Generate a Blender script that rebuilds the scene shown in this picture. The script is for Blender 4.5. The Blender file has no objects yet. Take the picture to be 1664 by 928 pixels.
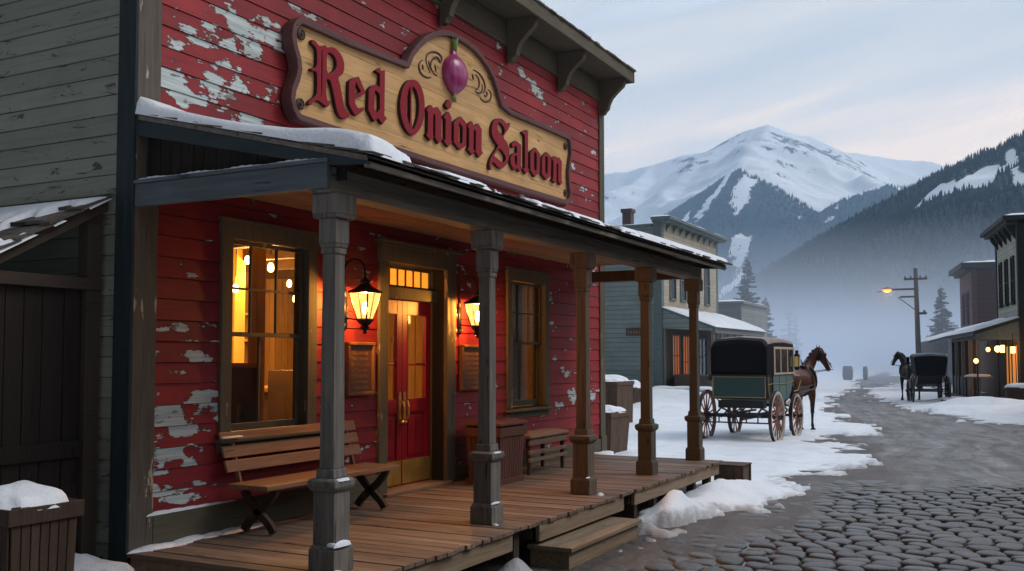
import bpy, bmesh, math, random
import numpy as np
from mathutils import Vector, Matrix, noise as mnoise
random.seed(7); rng=np.random.default_rng(7)
R=math.radians
scene=bpy.context.scene; COL=scene.collection
# ------------------------------------------------------------------ camera
F=1605.; PITCH=R(3.0); HOR=582.; CX,CY=832.,464.
SH=(HOR-CY)-F*math.tan(PITCH)
YAW=math.atan((1672.-CX)/(F/math.cos(PITCH)))
CAM=(0.,0.,1.85)
fw=(-math.sin(YAW)*math.cos(PITCH), math.cos(YAW)*math.cos(PITCH), math.sin(PITCH))
rt=(math.cos(YAW), math.sin(YAW),0.)
up=(rt[1]*fw[2]-rt[2]*fw[1], rt[2]*fw[0]-rt[0]*fw[2], rt[0]*fw[1]-rt[1]*fw[0])
def ray(px,py):
    a=(px-CX)/F; b=-(py-CY-SH)/F
    return tuple(fw[i]+a*rt[i]+b*up[i] for i in range(3))
def atX(px,py,x):
    r=ray(px,py); t=(x-CAM[0])/r[0]; return (CAM[1]+t*r[1],CAM[2]+t*r[2])     # (y,z) on plane X=x
def atR(px,py,d):
    r=ray(px,py); h=math.hypot(r[0],r[1]); return (r[0]/h*d,r[1]/h*d,CAM[2]+r[2]/h*d)
cam=bpy.data.cameras.new('camera'); co=bpy.data.objects.new('camera',cam); COL.objects.link(co)
cam.sensor_width=36; cam.lens=36*F/1664; cam.shift_y=SH/1664; cam.clip_end=30000; cam.clip_start=.05
co.location=CAM; co.rotation_euler=(R(90)+PITCH,0,YAW); scene.camera=co
# ------------------------------------------------------------------ materials
class N:
    def __init__(s,name,rough=.8,spec=.3):
        s.m=bpy.data.materials.new(name); s.m.use_nodes=True; s.t=s.m.node_tree; s.n=s.t.nodes; s.l=s.t.links
        s.b=s.n['Principled BSDF']; s.b.inputs['Roughness'].default_value=rough
        s.b.inputs['Specular IOR Level'].default_value=spec
    def new(s,k,**kw):
        x=s.n.new(k)
        for a,v in kw.items(): setattr(x,a,v)
        return x
    def set(s,sock,v):
        if hasattr(v,'is_output') or isinstance(v,bpy.types.NodeSocket): s.l.new(v,sock)
        else: sock.default_value=v
    def coord(s,kind='Object'): return s.new('ShaderNodeTexCoord').outputs[kind]
    def pos(s): return s.new('ShaderNodeNewGeometry').outputs['Position']
    def island(s): return s.new('ShaderNodeNewGeometry').outputs['Random Per Island']
    def mapping(s,v,scale=(1,1,1),loc=(0,0,0)):
        x=s.new('ShaderNodeMapping'); s.l.new(v,x.inputs[0]); s.set(x.inputs['Scale'],scale); s.set(x.inputs['Location'],loc); return x.outputs[0]
    def noise(s,v,scale=5,detail=4,rough=.55,dist=0):
        x=s.new('ShaderNodeTexNoise'); s.l.new(v,x.inputs['Vector']); x.inputs['Scale'].default_value=scale
        x.inputs['Detail'].default_value=detail; x.inputs['Roughness'].default_value=rough; x.inputs['Distortion'].default_value=dist
        return x.outputs['Fac']
    def math(s,op,a,b=0.,c=None,clamp=False):
        x=s.new('ShaderNodeMath',operation=op); x.use_clamp=clamp; s.set(x.inputs[0],a); s.set(x.inputs[1],b)
        if c is not None: s.set(x.inputs[2],c)
        return x.outputs[0]
    def vmath(s,op,a,b):
        x=s.new('ShaderNodeVectorMath',operation=op); s.set(x.inputs[0],a); s.set(x.inputs[1],b); return x.outputs[0]
    def ramp(s,f,stops,interp='LINEAR'):
        x=s.new('ShaderNodeValToRGB'); x.color_ramp.interpolation=interp; e=x.color_ramp.elements
        while len(e)<len(stops): e.new(.5)
        for i,(p,c) in enumerate(stops):
            e[i].position=p; e[i].color=(c if len(c)==4 else (*c,1)) if hasattr(c,'__len__') else (c,c,c,1)
        s.l.new(f,x.inputs[0]); return x.outputs[0]
    def mix(s,f,a,b,mode='MIX'):
        x=s.new('ShaderNodeMix',data_type='RGBA',blend_type=mode); s.set(x.inputs[0],f)
        for k,v in ((6,a),(7,b)):
            s.set(x.inputs[k],v if not isinstance(v,tuple) else (*v[:3],1))
        return x.outputs[2]
    def sep(s,v):
        x=s.new('ShaderNodeSeparateXYZ'); s.l.new(v,x.inputs[0]); return x.outputs
    def comb(s,a,b,c):
        x=s.new('ShaderNodeCombineXYZ'); s.set(x.inputs[0],a); s.set(x.inputs[1],b); s.set(x.inputs[2],c); return x.outputs[0]
    def bump(s,h,strength=.3,dist=.01):
        x=s.new('ShaderNodeBump'); s.l.new(h,x.inputs['Height']); x.inputs['Strength'].default_value=strength; x.inputs['Distance'].default_value=dist
        s.l.new(x.outputs[0],s.b.inputs['Normal']); return x
    def col(s,v): s.set(s.b.inputs['Base Color'],v if not isinstance(v,tuple) else (*v[:3],1))
    def rough(s,v): s.set(s.b.inputs['Roughness'],v)
def g3(c,f): return tuple(x*f for x in c)
def wood(name,c,axis='Y',scale=1.,var=.35,rough=.8,knots=True,world=False,c2=None,bs=.35,peel=None):
    n=N(name,rough); sc=[14*scale]*3; sc['XYZ'.index(axis)]=.9*scale
    v=n.pos() if world else n.coord(); isl=n.island()
    off=n.comb(n.math('MULTIPLY',isl,37.),n.math('MULTIPLY',isl,91.),n.math('MULTIPLY',isl,53.))
    v=n.vmath('ADD',v,off); vm=n.mapping(v,tuple(sc))
    g=n.noise(vm,1.6,7,.62,.6); big=n.noise(v,1.7*scale,3,.5)
    c2=c2 or g3(c,.5)
    base=n.mix(n.ramp(g,[(.32,0),(.68,1)]),c2,c)
    base=n.mix(n.math('MULTIPLY',n.ramp(big,[(.35,0),(.7,1)]),.45),base,g3(c,.62))
    if knots:
        k=n.new('ShaderNodeTexVoronoi'); ks=[5*scale]*3; ks['XYZ'.index(axis)]=1.6*scale
        n.l.new(n.mapping(v,tuple(ks)),k.inputs['Vector']); k.inputs['Scale'].default_value=1.
        base=n.mix(n.ramp(k.outputs['Distance'],[(.06,.8),(.13,0)]),base,g3(c2,.35))
    ck=n.noise(n.mapping(v,tuple(q*1.7 for q in sc)),1.3,3,.5,.2); base=n.mix(n.ramp(ck,[(.27,.85),(.34,0)]),base,g3(c2,.3))
    f=n.math('ADD',1-var/2,n.math('MULTIPLY',isl,var))
    base=n.mix(1.,base,n.comb(f,f,f),'MULTIPLY')
    if peel:
        pm=n.noise(n.mapping(v,(5,5,1.6) if axis=='Z' else (3,3,3)),1.3,5,.6)
        base=n.mix(n.ramp(pm,[(peel[1],0),(peel[1]+.02,1)]),base,peel[0])
    n.col(base); n.bump(n.math('ADD',g,n.math('MULTIPLY',n.ramp(ck,[(.27,0),(.34,1)]),.5)),min(1.,bs*1.5),.009); return n.m
def plain(name,c,rough=.6,metal=0,spec=.4,var=.25,sc=8):
    n=N(name,rough,spec); g=n.noise(n.coord(),sc,5,.6)
    n.col(n.mix(n.ramp(g,[(.3,0),(.7,1)]),g3(c,1-var),g3(c,1+var*.5))); n.b.inputs['Metallic'].default_value=metal
    n.rough(n.math('MULTIPLY_ADD',g,.3,rough-.12)); n.bump(g,.12,.004); return n.m
def emit(name,c,s):
    n=N(name); n.b.inputs['Emission Color'].default_value=(*c,1); n.b.inputs['Emission Strength'].default_value=s; n.col(c); return n.m
def glass(name,tint=(1,1,1),refl=.12,rough=.03):
    n=N(name); n.n.remove(n.b); t=n.new('ShaderNodeBsdfTransparent'); t.inputs[0].default_value=(*tint,1)
    g=n.new('ShaderNodeBsdfGlossy'); g.inputs['Roughness'].default_value=rough
    lw=n.new('ShaderNodeLayerWeight'); lw.inputs[0].default_value=.12
    f=n.math('MULTIPLY_ADD',lw.outputs['Fresnel'],.6,refl,clamp=True)
    dirt=n.noise(n.coord(),6,4); f=n.math('MULTIPLY',f,n.math('MULTIPLY_ADD',dirt,.8,.6))
    m=n.new('ShaderNodeMixShader'); n.set(m.inputs[0],f); n.l.new(t.outputs[0],m.inputs[1]); n.l.new(g.outputs[0],m.inputs[2])
    n.l.new(m.outputs[0],n.n['Material Output'].inputs[0]); return n.m
W=-5.95
BH=.165
def red_siding():
    n=N('red painted siding',.62,.3); p=n.pos(); X,Y,Z=n.sep(p); isl=n.island()
    off=n.math('MULTIPLY',isl,31.)
    gv=n.comb(n.math('MULTIPLY',n.math('ADD',Y,off),1.1),n.math('MULTIPLY',Z,24.),off)
    grain=n.noise(gv,1.5,6,.6,.4); big=n.noise(p,1.3,4,.6)
    red=n.mix(n.ramp(big,[(.3,0),(.7,1)]),(.20,.012,.018),(.33,.026,.030))
    red=n.mix(n.ramp(grain,[(.25,.55),(.5,0)]),red,(.09,.009,.011))
    f=n.math('ADD',.78,n.math('MULTIPLY',isl,.4)); red=n.mix(1.,red,n.comb(f,f,f),'MULTIPLY')
    # where the paint has come off, in patches given by place on the wall
    blobs=[((330,35),.35,.16),((395,45),.5,.2),((335,58),.4,.14),((385,75),.3,.12),((275,105),.3,.14),((372,128),.75,.26),((310,150),.6,.16),((405,195),.35,.1),
           ((445,45),.2,.1),((360,100),.3,.12),((380,180),.5,.14),((275,182),.2,.1),
           ((271,533),.25,.06),((318,570),.55,.1),((330,578),.3,.08),((320,662),.6,.17),((268,668),.4,.17),((262,690),.35,.13),((270,742),.45,.15),((315,745),.3,.1),((300,700),.5,.06),((290,605),.4,.05),((290,790),.5,.07),((300,810),.4,.05),
           ((935,640),.6,.16),((915,662),.35,.14),((960,640),.4,.16),((925,605),.5,.1),((950,560),.35,.16),
           ((865,140),.35,.16),((885,158),.3,.12),((848,118),.25,.1),((945,300),.35,.2),((955,330),.3,.15),((930,270),.2,.1),((630,640),.3,.05),((600,150),.1,.1)]
    B=None
    for (px,py),ry,rz in blobs:
        y0,z0=atX(px,py,W+.02)
        dy=n.math('DIVIDE',n.math('SUBTRACT',Y,y0),ry); dz=n.math('DIVIDE',n.math('SUBTRACT',Z,z0),rz)
        d=n.math('ADD',n.math('MULTIPLY',dy,dy),n.math('MULTIPLY',dz,dz))
        b=n.math('SUBTRACT',1.,d,clamp=True)
        B=b if B is None else n.math('MAXIMUM',B,b)
    bi=n.math('FLOOR',n.math('DIVIDE',Z,BH))
    nv=n.comb(n.math('MULTIPLY',Y,.8),n.math('MULTIPLY',Z,1.5),n.math('MULTIPLY',bi,.35))
    pn=n.noise(nv,3.6,8,.62)
    tiny=n.noise(n.comb(n.math('MULTIPLY',Y,1.),n.math('MULTIPLY',Z,3.),bi),9.,4,.6)
    s=n.math('ADD',n.math('ADD',pn,n.math('MULTIPLY',n.math('SUBTRACT',grain,.5),.16)),n.math('MULTIPLY',B,.168))
    m=n.ramp(s,[(.632,0),(.642,1)])
    m2=n.ramp(n.math('ADD',tiny,n.math('MULTIPLY',pn,.25)),[(.885,0),(.895,.8)])
    m=n.math('MAXIMUM',m,m2)
    edge=n.ramp(s,[(.605,0),(.625,.75),(.634,.75),(.65,0)])
    under=n.mix(n.ramp(grain,[(.3,0),(.6,1)]),(.28,.335,.33),(.54,.60,.59))
    bare=n.noise(nv,9.,5,.6); under=n.mix(n.ramp(bare,[(.60,0),(.64,.8)]),under,(.14,.12,.10))
    c=n.mix(m,red,under); c=n.mix(edge,c,(.07,.018,.015)); n.col(c)
    h=n.math('SUBTRACT',n.math('MULTIPLY',grain,.35),n.math('MULTIPLY',m,.6)); n.bump(h,.5,.004)
    n.rough(n.math('MULTIPLY_ADD',m,.25,.6)); return n.m
def side_siding(name='pale weathered siding',c=(.235,.245,.195),crk=True,bh=.155):
    n=N(name,.8); p=n.pos(); X,Y,Z=n.sep(p); isl=n.island(); o=n.math('MULTIPLY',isl,17.)
    H=n.math('ADD',X,o)
    g=n.noise(n.comb(n.math('MULTIPLY',H,1.2),n.math('MULTIPLY',Z,20.),Y),1.4,6,.6,.4); big=n.noise(p,.9,4,.6)
    c0=n.mix(n.ramp(big,[(.3,0),(.7,1)]),g3(c,.8),c); c0=n.mix(n.ramp(g,[(.28,.5),(.5,0)]),c0,g3(c,.5))
    if crk:
        ck=n.noise(n.comb(n.math('MULTIPLY',H,1.),n.math('MULTIPLY',Z,4.),o),2.6,9,.72,1.2)
        c0=n.mix(n.ramp(ck,[(.60,0),(.62,.9)]),c0,(.045,.036,.03))
        n.bump(ck,.5,.004)
    f=n.math('ADD',.85,n.math('MULTIPLY',isl,.3)); n.col(n.mix(1.,c0,n.comb(f,f,f),'MULTIPLY')); return n.m
M={}
M['red']=red_siding(); M['side']=side_siding()
M['gap']=plain('dark gap behind boards',(.012,.009,.008),.9)
M['trim']=wood('weathered olive trim','' and 0 or (.125,.108,.075),'Z',1.2,.1,c2=(.085,.074,.052),knots=False,peel=((.30,.24,.17),.66))
M['trimh']=wood('weathered olive trim across',(.125,.108,.075),'Y',1.2,.1,c2=(.085,.074,.052),knots=False)
M['corner']=wood('peeling corner board',(.14,.118,.092),'Z',1.2,.1,c2=(.075,.062,.05),peel=((.42,.33,.24),.615))
M['bluetrim']=wood('dark blue painted trim',(.026,.038,.041),'Z',1.,.1,c2=(.012,.020,.023),knots=False)
M['bluetrimx']=wood('dark blue painted rake board',(.04,.056,.06),'X',1.,.1,c2=(.02,.032,.036),knots=False)
M['post']=wood('weathered grey post wood',(.22,.195,.165),'Z',1.1,.1,c2=(.085,.075,.066),bs=.5)
M['postb']=wood('weathered brown post wood',(.17,.12,.085),'Z',1.1,.1,c2=(.075,.05,.034),bs=.5)
M['postd']=wood('weathered dark post wood',(.10,.086,.064),'Z',1.1,.1,c2=(.075,.06,.045),bs=.5)
M['beam']=wood('weathered grey beam wood',(.25,.215,.175),'Y',1.,.25,c2=(.11,.095,.08),bs=.5)
M['beamx']=wood('weathered blue grey beam',(.13,.15,.165),'X',1.,.15,c2=(.07,.085,.095),bs=.5)
M['deck']=wood('worn deck boards',(.25,.165,.115),'X',1.,.6,c2=(.07,.05,.038),bs=.5,rough=.62)
M['fascia']=wood('raw wood fascia',(.30,.215,.14),'Y',1.,.25,c2=(.16,.11,.07))
M['bench']=wood('oiled bench wood',(.33,.165,.085),'Y',1.2,.25,c2=(.2,.095,.045),rough=.55)
M['benchd']=wood('dark bench wood',(.075,.045,.03),'Z',1.2,.2,c2=(.04,.025,.018))
M['benchg']=wood('worn bench wood',(.27,.18,.125),'Y',1.2,.3,c2=(.16,.1,.07))
M['bin']=wood('red brown bin slats',(.15,.055,.038),'Z',1.2,.3,c2=(.08,.03,.022),knots=False,rough=.6)
M['crate']=wood('brown crate slats',(.14,.085,.055),'Z',1.2,.35,c2=(.07,.042,.028))
M['crated']=wood('dark crate slats',(.075,.045,.03),'Z',1.2,.35,c2=(.04,.024,.017))
M['shed']=wood('dark shed boards',(.022,.014,.010),'Z',1.,.5,c2=(.010,.0065,.005))
M['shedg']=wood('shed frame wood',(.055,.038,.028),'Y',1.,.3,c2=(.05,.036,.028))
M['shingle']=wood('old roof shingles',(.12,.098,.082),'X',1.2,.7,c2=(.035,.03,.027),knots=False)
M['ceil']=wood('ceiling boards',(.40,.24,.11),'Y',1.,.35,c2=(.24,.13,.055))
M['signwood']=wood('pine sign board',(.66,.40,.17),'Y',1.1,.16,c2=(.47,.26,.10),rough=.6)
M['signrim']=wood('maroon painted rim',(.135,.055,.052),'Y',1.,.1,c2=(.085,.035,.035),knots=False,rough=.6)
M['letter']=plain('crimson letter paint',(.25,.006,.016),.5,0,.18,.22,20)
M['letterside']=plain('dark letter edge',(.03,.006,.007),.6)
M['brownmetal']=plain('aged brown carving',(.07,.03,.018),.6)
M['door']=wood('crimson door paint',(.30,.010,.022),'Z',1.,.06,c2=(.22,.008,.017),knots=False,rough=.42,bs=.12)
M['brass']=plain('worn brass',(.75,.48,.13),.38,1.,.5,.3)
M['brassplate']=plain('brass kick plate',(.62,.40,.10),.5,.85,.5,.3,4)
M['iron']=plain('black lantern iron',(.02,.017,.016),.45,.5,.5)
def lampglass():
    n=N('lit lantern glass'); n.n.remove(n.b); t=n.new('ShaderNodeBsdfTransparent'); t.inputs[0].default_value=(1,.85,.55,1); e=n.new('ShaderNodeEmission'); e.inputs[0].default_value=(1,.60,.17,1); e.inputs[1].default_value=1.9
    m=n.new('ShaderNodeMixShader'); m.inputs[0].default_value=.55; n.l.new(t.outputs[0],m.inputs[1]); n.l.new(e.outputs[0],m.inputs[2]); n.l.new(m.outputs[0],n.n['Material Output'].inputs[0]); return n.m
M['lampglass']=lampglass()
M['pane']=glass('window glass',(.96,.95,.9),.02)
M['paneg']=glass('dusty window glass',(.75,.73,.7),.06,.12)
M['bulb']=emit('lantern flame',(1.,.62,.22),60)
def frosted():
    n=N('glowing frosted pane'); n.n.remove(n.b)
    t=n.new('ShaderNodeBsdfTranslucent'); t.inputs[0].default_value=(1,.72,.3,1); tr=n.new('ShaderNodeBsdfTransparent'); tr.inputs[0].default_value=(1,.85,.55,1)
    m=n.new('ShaderNodeMixShader'); m.inputs[0].default_value=.55; n.l.new(t.outputs[0],m.inputs[2]); n.l.new(tr.outputs[0],m.inputs[1]); n.l.new(m.outputs[0],n.n['Material Output'].inputs[0]); return n.m
M['frost']=frosted()
M['amber']=plain('warm interior panelling',(.55,.33,.07),.6,0,.3,.3,1.5)
M['amberwood']=wood('interior wood',(.42,.22,.06),'Z',1.,.4,c2=(.25,.13,.05))
M['darkwood']=plain('dark interior furniture',(.075,.036,.016),.6)
M['curtain']=plain('beige curtain cloth',(.13,.08,.05),.9,0,.2,.3,3)
M['pend']=emit('pendant glow',(1.,.62,.22),16)
M['plaque']=plain('bronze plaque face',(.14,.066,.032),.5,.25,.5,.3,30)
M['plaquerim']=wood('plaque wood rim',(.26,.12,.055),'Z',1.5,.1,c2=(.16,.07,.033),knots=False)
M['plaquetxt']=plain('raised plaque lines',(.30,.16,.075),.5,.3,.5,.2,30)
def snowmat():
    n=N('snow',.55,.3); p=n.pos(); a=n.noise(p,2.2,6,.6); b=n.noise(p,38,4,.6)
    c0=n.mix(n.ramp(a,[(.3,0),(.75,1)]),(.68,.71,.76),(.82,.84,.86))
    d=n.new('ShaderNodeAttribute',attribute_name='dirty').outputs['Fac']; dn=n.noise(p,7,6,.7)
    k=n.ramp(n.math('ADD',n.math('MULTIPLY',d,.6),n.math('MULTIPLY',dn,.5)),[(.52,0),(.80,.75)]); c0=n.mix(k,c0,(.20,.17,.145)); n.col(c0)
    cl_=n.noise(p,11,5,.7); h=n.math('ADD',n.math('MULTIPLY',a,1.),n.math('ADD',n.math('MULTIPLY',b,.3),n.math('MULTIPLY',cl_,.5))); n.bump(h,.6,.035)
    n.b.inputs['Subsurface Weight'].default_value=0.; return n.m
M['snow']=snowmat()
# ------------------------------------------------------------------ mesh builder
class MB:
    def __init__(s): s.v=[];s.f=[];s.mi=[]
    def add(s,vs,fs,mi=0):
        o=len(s.v); s.v+= [tuple(v) for v in vs]; s.f+=[tuple(i+o for i in f) for f in fs]; s.mi+=[mi]*len(fs); return s
    def box(s,x0,x1,y0,y1,z0,z1,mi=0):
        return s.add([(x0,y0,z0),(x1,y0,z0),(x1,y1,z0),(x0,y1,z0),(x0,y0,z1),(x1,y0,z1),(x1,y1,z1),(x0,y1,z1)],
          [(3,2,1,0),(4,5,6,7),(0,1,5,4),(1,2,6,5),(2,3,7,6),(3,0,4,7)],mi)
    def frustum(s,cx,cy,z0,z1,a0,b0,a1,b1,mi=0):
        return s.add([(cx-a0,cy-b0,z0),(cx+a0,cy-b0,z0),(cx+a0,cy+b0,z0),(cx-a0,cy+b0,z0),(cx-a1,cy-b1,z1),(cx+a1,cy-b1,z1),(cx+a1,cy+b1,z1),(cx-a1,cy+b1,z1)],
          [(3,2,1,0),(4,5,6,7),(0,1,5,4),(1,2,6,5),(2,3,7,6),(3,0,4,7)],mi)
    def prism(s,poly,axis,a,b,mi=0):
        n=len(poly)
        def P(u,v,t): return {'X':(t,u,v),'Y':(u,t,v),'Z':(u,v,t)}[axis]
        vs=[P(u,v,a) for u,v in poly]+[P(u,v,b) for u,v in poly]
        fs=[tuple(range(n)),tuple(range(2*n-1,n-1,-1))]+[(i,i+n,(i+1)%n+n,(i+1)%n) for i in range(n)]
        return s.add(vs,fs,mi)
    def bar(s,p,q,w,h=None,mi=0):
        h=h or w; p=Vector(p);q=Vector(q); d=(q-p).normalized(); u=Vector((0,0,1)) if abs(d.z)<.95 else Vector((0,1,0))
        a=d.cross(u).normalized()*w/2; b=a.cross(d).normalized()*h/2
        vs=[p-a-b,p+a-b,p+a+b,p-a+b,q-a-b,q+a-b,q+a+b,q-a+b]
        return s.add(vs,[(3,2,1,0),(4,5,6,7),(0,1,5,4),(1,2,6,5),(2,3,7,6),(3,0,4,7)],mi)
    def tube(s,pts,r,n=8,mi=0,cap=True):
        pts=[Vector(p) for p in pts]; rr=r if hasattr(r,'__len__') else [r]*len(pts); vs=[];fs=[]
        pa=None
        for i,p in enumerate(pts):
            d=(pts[min(i+1,len(pts)-1)]-pts[max(i-1,0)]).normalized()
            if pa is None: pa=d.orthogonal().normalized()
            a=(pa-d*pa.dot(d)).normalized(); pa=a; b=d.cross(a)
            for k in range(n):
                t=2*math.pi*k/n; vs.append(p+(a*math.cos(t)+b*math.sin(t))*rr[i])
        for i in range(len(pts)-1):
            for k in range(n): fs.append((i*n+k,i*n+(k+1)%n,(i+1)*n+(k+1)%n,(i+1)*n+k))
        if cap: fs+=[tuple(range(n-1,-1,-1)),tuple((len(pts)-1)*n+k for k in range(n))]
        return s.add(vs,fs,mi)
    def lathe(s,c,prof,n=16,mi=0,sy=1.,ang=0):
        vs=[];fs=[]
        for r,z in prof:
            for k in range(n):
                t=2*math.pi*k/n+ang; vs.append((c[0]+r*math.cos(t),c[1]+r*math.sin(t)*sy,c[2]+z))
        for i in range(len(prof)-1):
            for k in range(n): fs.append((i*n+k,i*n+(k+1)%n,(i+1)*n+(k+1)%n,(i+1)*n+k))
        fs+=[tuple(range(n-1,-1,-1)),tuple((len(prof)-1)*n+k for k in range(n))]
        return s.add(vs,fs,mi)
    def ell(s,c,r,nu=10,nv=6,mi=0):
        vs=[(c[0],c[1],c[2]-r[2])];fs=[]
        for j in range(1,nv):
            ph=math.pi*j/nv-math.pi/2
            for k in range(nu):
                t=2*math.pi*k/nu; vs.append((c[0]+r[0]*math.cos(ph)*math.cos(t),c[1]+r[1]*math.cos(ph)*math.sin(t),c[2]+r[2]*math.sin(ph)))
        vs.append((c[0],c[1],c[2]+r[2])); e=len(vs)-1
        for k in range(nu): fs.append((0,1+(k+1)%nu,1+k)); fs.append((e,e-nu+k,e-nu+(k+1)%nu))
        for j in range(nv-2):
            for k in range(nu):
                a=1+j*nu+k;b=1+j*nu+(k+1)%nu; fs.append((a,b,b+nu,a+nu))
        return s.add(vs,fs,mi)
    def build(s,name,mats,parent=None,bevel=0,smooth=False,local=False):
        if not isinstance(mats,(list,tuple)): mats=[mats]
        me=bpy.data.meshes.new(name); vs=s.v
        if parent is not None and not local:
            inv=WM[parent.name].inverted(); vs=[tuple(inv@Vector(v)) for v in vs]
        me.from_pydata([tuple(v) for v in vs],[],s.f)
        for m in mats: me.materials.append(M[m] if isinstance(m,str) else m)
        if len(mats)>1: me.polygons.foreach_set('material_index',s.mi)
        if smooth: me.polygons.foreach_set('use_smooth',[True]*len(me.polygons))
        me.update(); o=bpy.data.objects.new(name,me); COL.objects.link(o)
        if parent is not None: o.parent=parent; WM[o.name]=WM[parent.name].copy()
        else: WM[o.name]=Matrix()
        if bevel:
            b=o.modifiers.new('bevel','BEVEL'); b.width=bevel; b.segments=2; b.limit_method='ANGLE'; b.angle_limit=R(50); b.use_clamp_overlap=True
        return o
WM={}
def tag(o,label,cat,group=None):
    o['label']=label; o['category']=cat
    if group: o['group']=group
    return o
def thing(name,label,cat,loc=(0,0,0),rz=0,group=None):
    o=bpy.data.objects.new(name,None); COL.objects.link(o); o.location=loc; o.rotation_euler=(0,0,rz); o.empty_display_size=.2
    WM[o.name]=Matrix.Translation(loc)@Matrix.Rotation(rz,4,'Z'); tag(o,label,cat,group); return o
def structure(o): o['kind']='structure'; return o
def stuff(o,label=None,cat=None):
    o['kind']='stuff'
    if label: o['label']=label; o['category']=cat
    return o
def copy_tree(o,parent=None,loc=None,rz=None,label=None):
    c=o.copy(); COL.objects.link(c)
    if parent is not None: c.parent=parent
    if loc is not None: c.location=loc
    if rz is not None: c.rotation_euler=(0,0,rz)
    if label: c['label']=label
    WM[c.name]=Matrix.Translation(c.location)@Matrix.Rotation(c.rotation_euler[2],4,'Z') if parent is None else Matrix()
    for ch in [x for x in KIDS(o)]: copy_tree(ch,c)
    return c
def KIDS(o): return [x for x in COL.objects if x.parent==o]
def light(name,loc,power,c,rad,parent):
    l=bpy.data.lights.new(name,'POINT'); l.energy=power; l.color=c; l.shadow_soft_size=rad
    o=bpy.data.objects.new(name,l); COL.objects.link(o); o.parent=parent; o.location=WM[parent.name].inverted()@Vector(loc); return o
# ------------------------------------------------------------------ world and sun
SUN_AZ=R(62)   # clockwise from +Y, towards +X
SUN_EL=R(48)
w=bpy.data.worlds.new('World'); scene.world=w; w.use_nodes=True; nt=w.node_tree; nn=nt.nodes; ll=nt.links
bg=nn['Background']; bg.inputs[1].default_value=.15
sky=nn.new('ShaderNodeTexSky'); sky.sky_type='NISHITA'; sky.sun_disc=False; sky.sun_elevation=SUN_EL; sky.sun_rotation=SUN_AZ
sky.altitude=100; sky.air_density=1.2; sky.dust_density=1.5; sky.ozone_density=2.5
tc=nn.new('ShaderNodeTexCoord'); sp=nn.new('ShaderNodeSeparateXYZ'); ll.new(tc.outputs['Generated'],sp.inputs[0])
def wmath(op,a,b=0.,c=None,clamp=False):
    x=nn.new('ShaderNodeMath'); x.operation=op; x.use_clamp=clamp
    for i,v in enumerate((a,b,c)):
        if v is None: continue
        if isinstance(v,(int,float)): x.inputs[i].default_value=v
        else: ll.new(v,x.inputs[i])
    return x.outputs[0]
zz=wmath('MAXIMUM',sp.outputs[2],0.)
# overcast veil: colour by height above the horizon, broken by long flat streaks
cv=nn.new('ShaderNodeCombineXYZ'); ll.new(wmath('MULTIPLY',sp.outputs[0],1.5),cv.inputs[0]); ll.new(wmath('MULTIPLY',sp.outputs[1],1.2),cv.inputs[1]); ll.new(wmath('SUBTRACT',wmath('MULTIPLY',sp.outputs[2],15.),wmath('MULTIPLY',sp.outputs[0],2.6)),cv.inputs[2])
nz=nn.new('ShaderNodeTexNoise'); ll.new(cv.outputs[0],nz.inputs['Vector']); nz.inputs['Scale'].default_value=1.15; nz.inputs['Detail'].default_value=6; nz.inputs['Roughness'].default_value=.55; nz.inputs['Distortion'].default_value=.3
# elevation shifted by azimuth so the warm band climbs towards the sun side
azs=wmath('ADD',wmath('MULTIPLY',sp.outputs[0],math.sin(R(84))),wmath('MULTIPLY',sp.outputs[1],math.cos(R(84))))
el=wmath('SUBTRACT',wmath('ADD',zz,wmath('MULTIPLY',wmath('SUBTRACT',nz.outputs[0],.5),.34)),wmath('MULTIPLY',azs,.06))
rp=nn.new('ShaderNodeValToRGB'); ll.new(wmath('ADD',el,.1),rp.inputs[0]); e=rp.color_ramp.elements
stops=[(0,(.50,.42,.35)),(.2,(.74,.56,.40)),(.30,(.74,.57,.43)),(.365,(.46,.43,.405)),(.44,(.345,.360,.372)),(.75,(.58,.66,.78))]
while len(e)<len(stops): e.new(.5)
for i,(p_,c_) in enumerate(stops): e[i].position=p_; e[i].color=(*c_,1)
vs_=nn.new('ShaderNodeVectorMath'); vs_.operation='SCALE'; ll.new(rp.outputs[0],vs_.inputs[0]); vs_.inputs['Scale'].default_value=14.8
mx=nn.new('ShaderNodeMix'); mx.data_type='RGBA'; mx.inputs[0].default_value=.9; ll.new(sky.outputs[0],mx.inputs[6]); ll.new(vs_.outputs[0],mx.inputs[7]); 
azf=wmath('ADD',wmath('MULTIPLY',sp.outputs[0],math.sin(R(22))),wmath('MULTIPLY',sp.outputs[1],math.cos(R(22))))
# dusk: the part of the sky behind the camera is already dark
rp2=nn.new('ShaderNodeValToRGB'); ll.new(wmath('MULTIPLY_ADD',azf,.5,.5),rp2.inputs[0]); e=rp2.color_ramp.elements; e.new(.35); e.new(.55); e.new(.6)
for i,(p_,c_) in enumerate(((0,.02),(.30,.05),(.5,.52),(.62,.92),(.78,1.))): e[i].position=p_; e[i].color=(c_,c_,c_*1.0,1)
vs2=nn.new('ShaderNodeVectorMath'); vs2.operation='MULTIPLY'; ll.new(mx.outputs[2],vs2.inputs[0]); ll.new(rp2.outputs[0],vs2.inputs[1]); ll.new(vs2.outputs[0],bg.inputs[0])
sl=bpy.data.lights.new('sun','SUN'); sl.energy=1.5; sl.angle=R(25); sl.color=(1,.92,.84); so=bpy.data.objects.new('sun',sl); COL.objects.link(so)
d=Vector((math.sin(SUN_AZ)*math.cos(SUN_EL),math.cos(SUN_AZ)*math.cos(SUN_EL),math.sin(SUN_EL))); so.rotation_euler=d.to_track_quat('Z','Y').to_euler(); so.location=(20,0,30)
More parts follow.
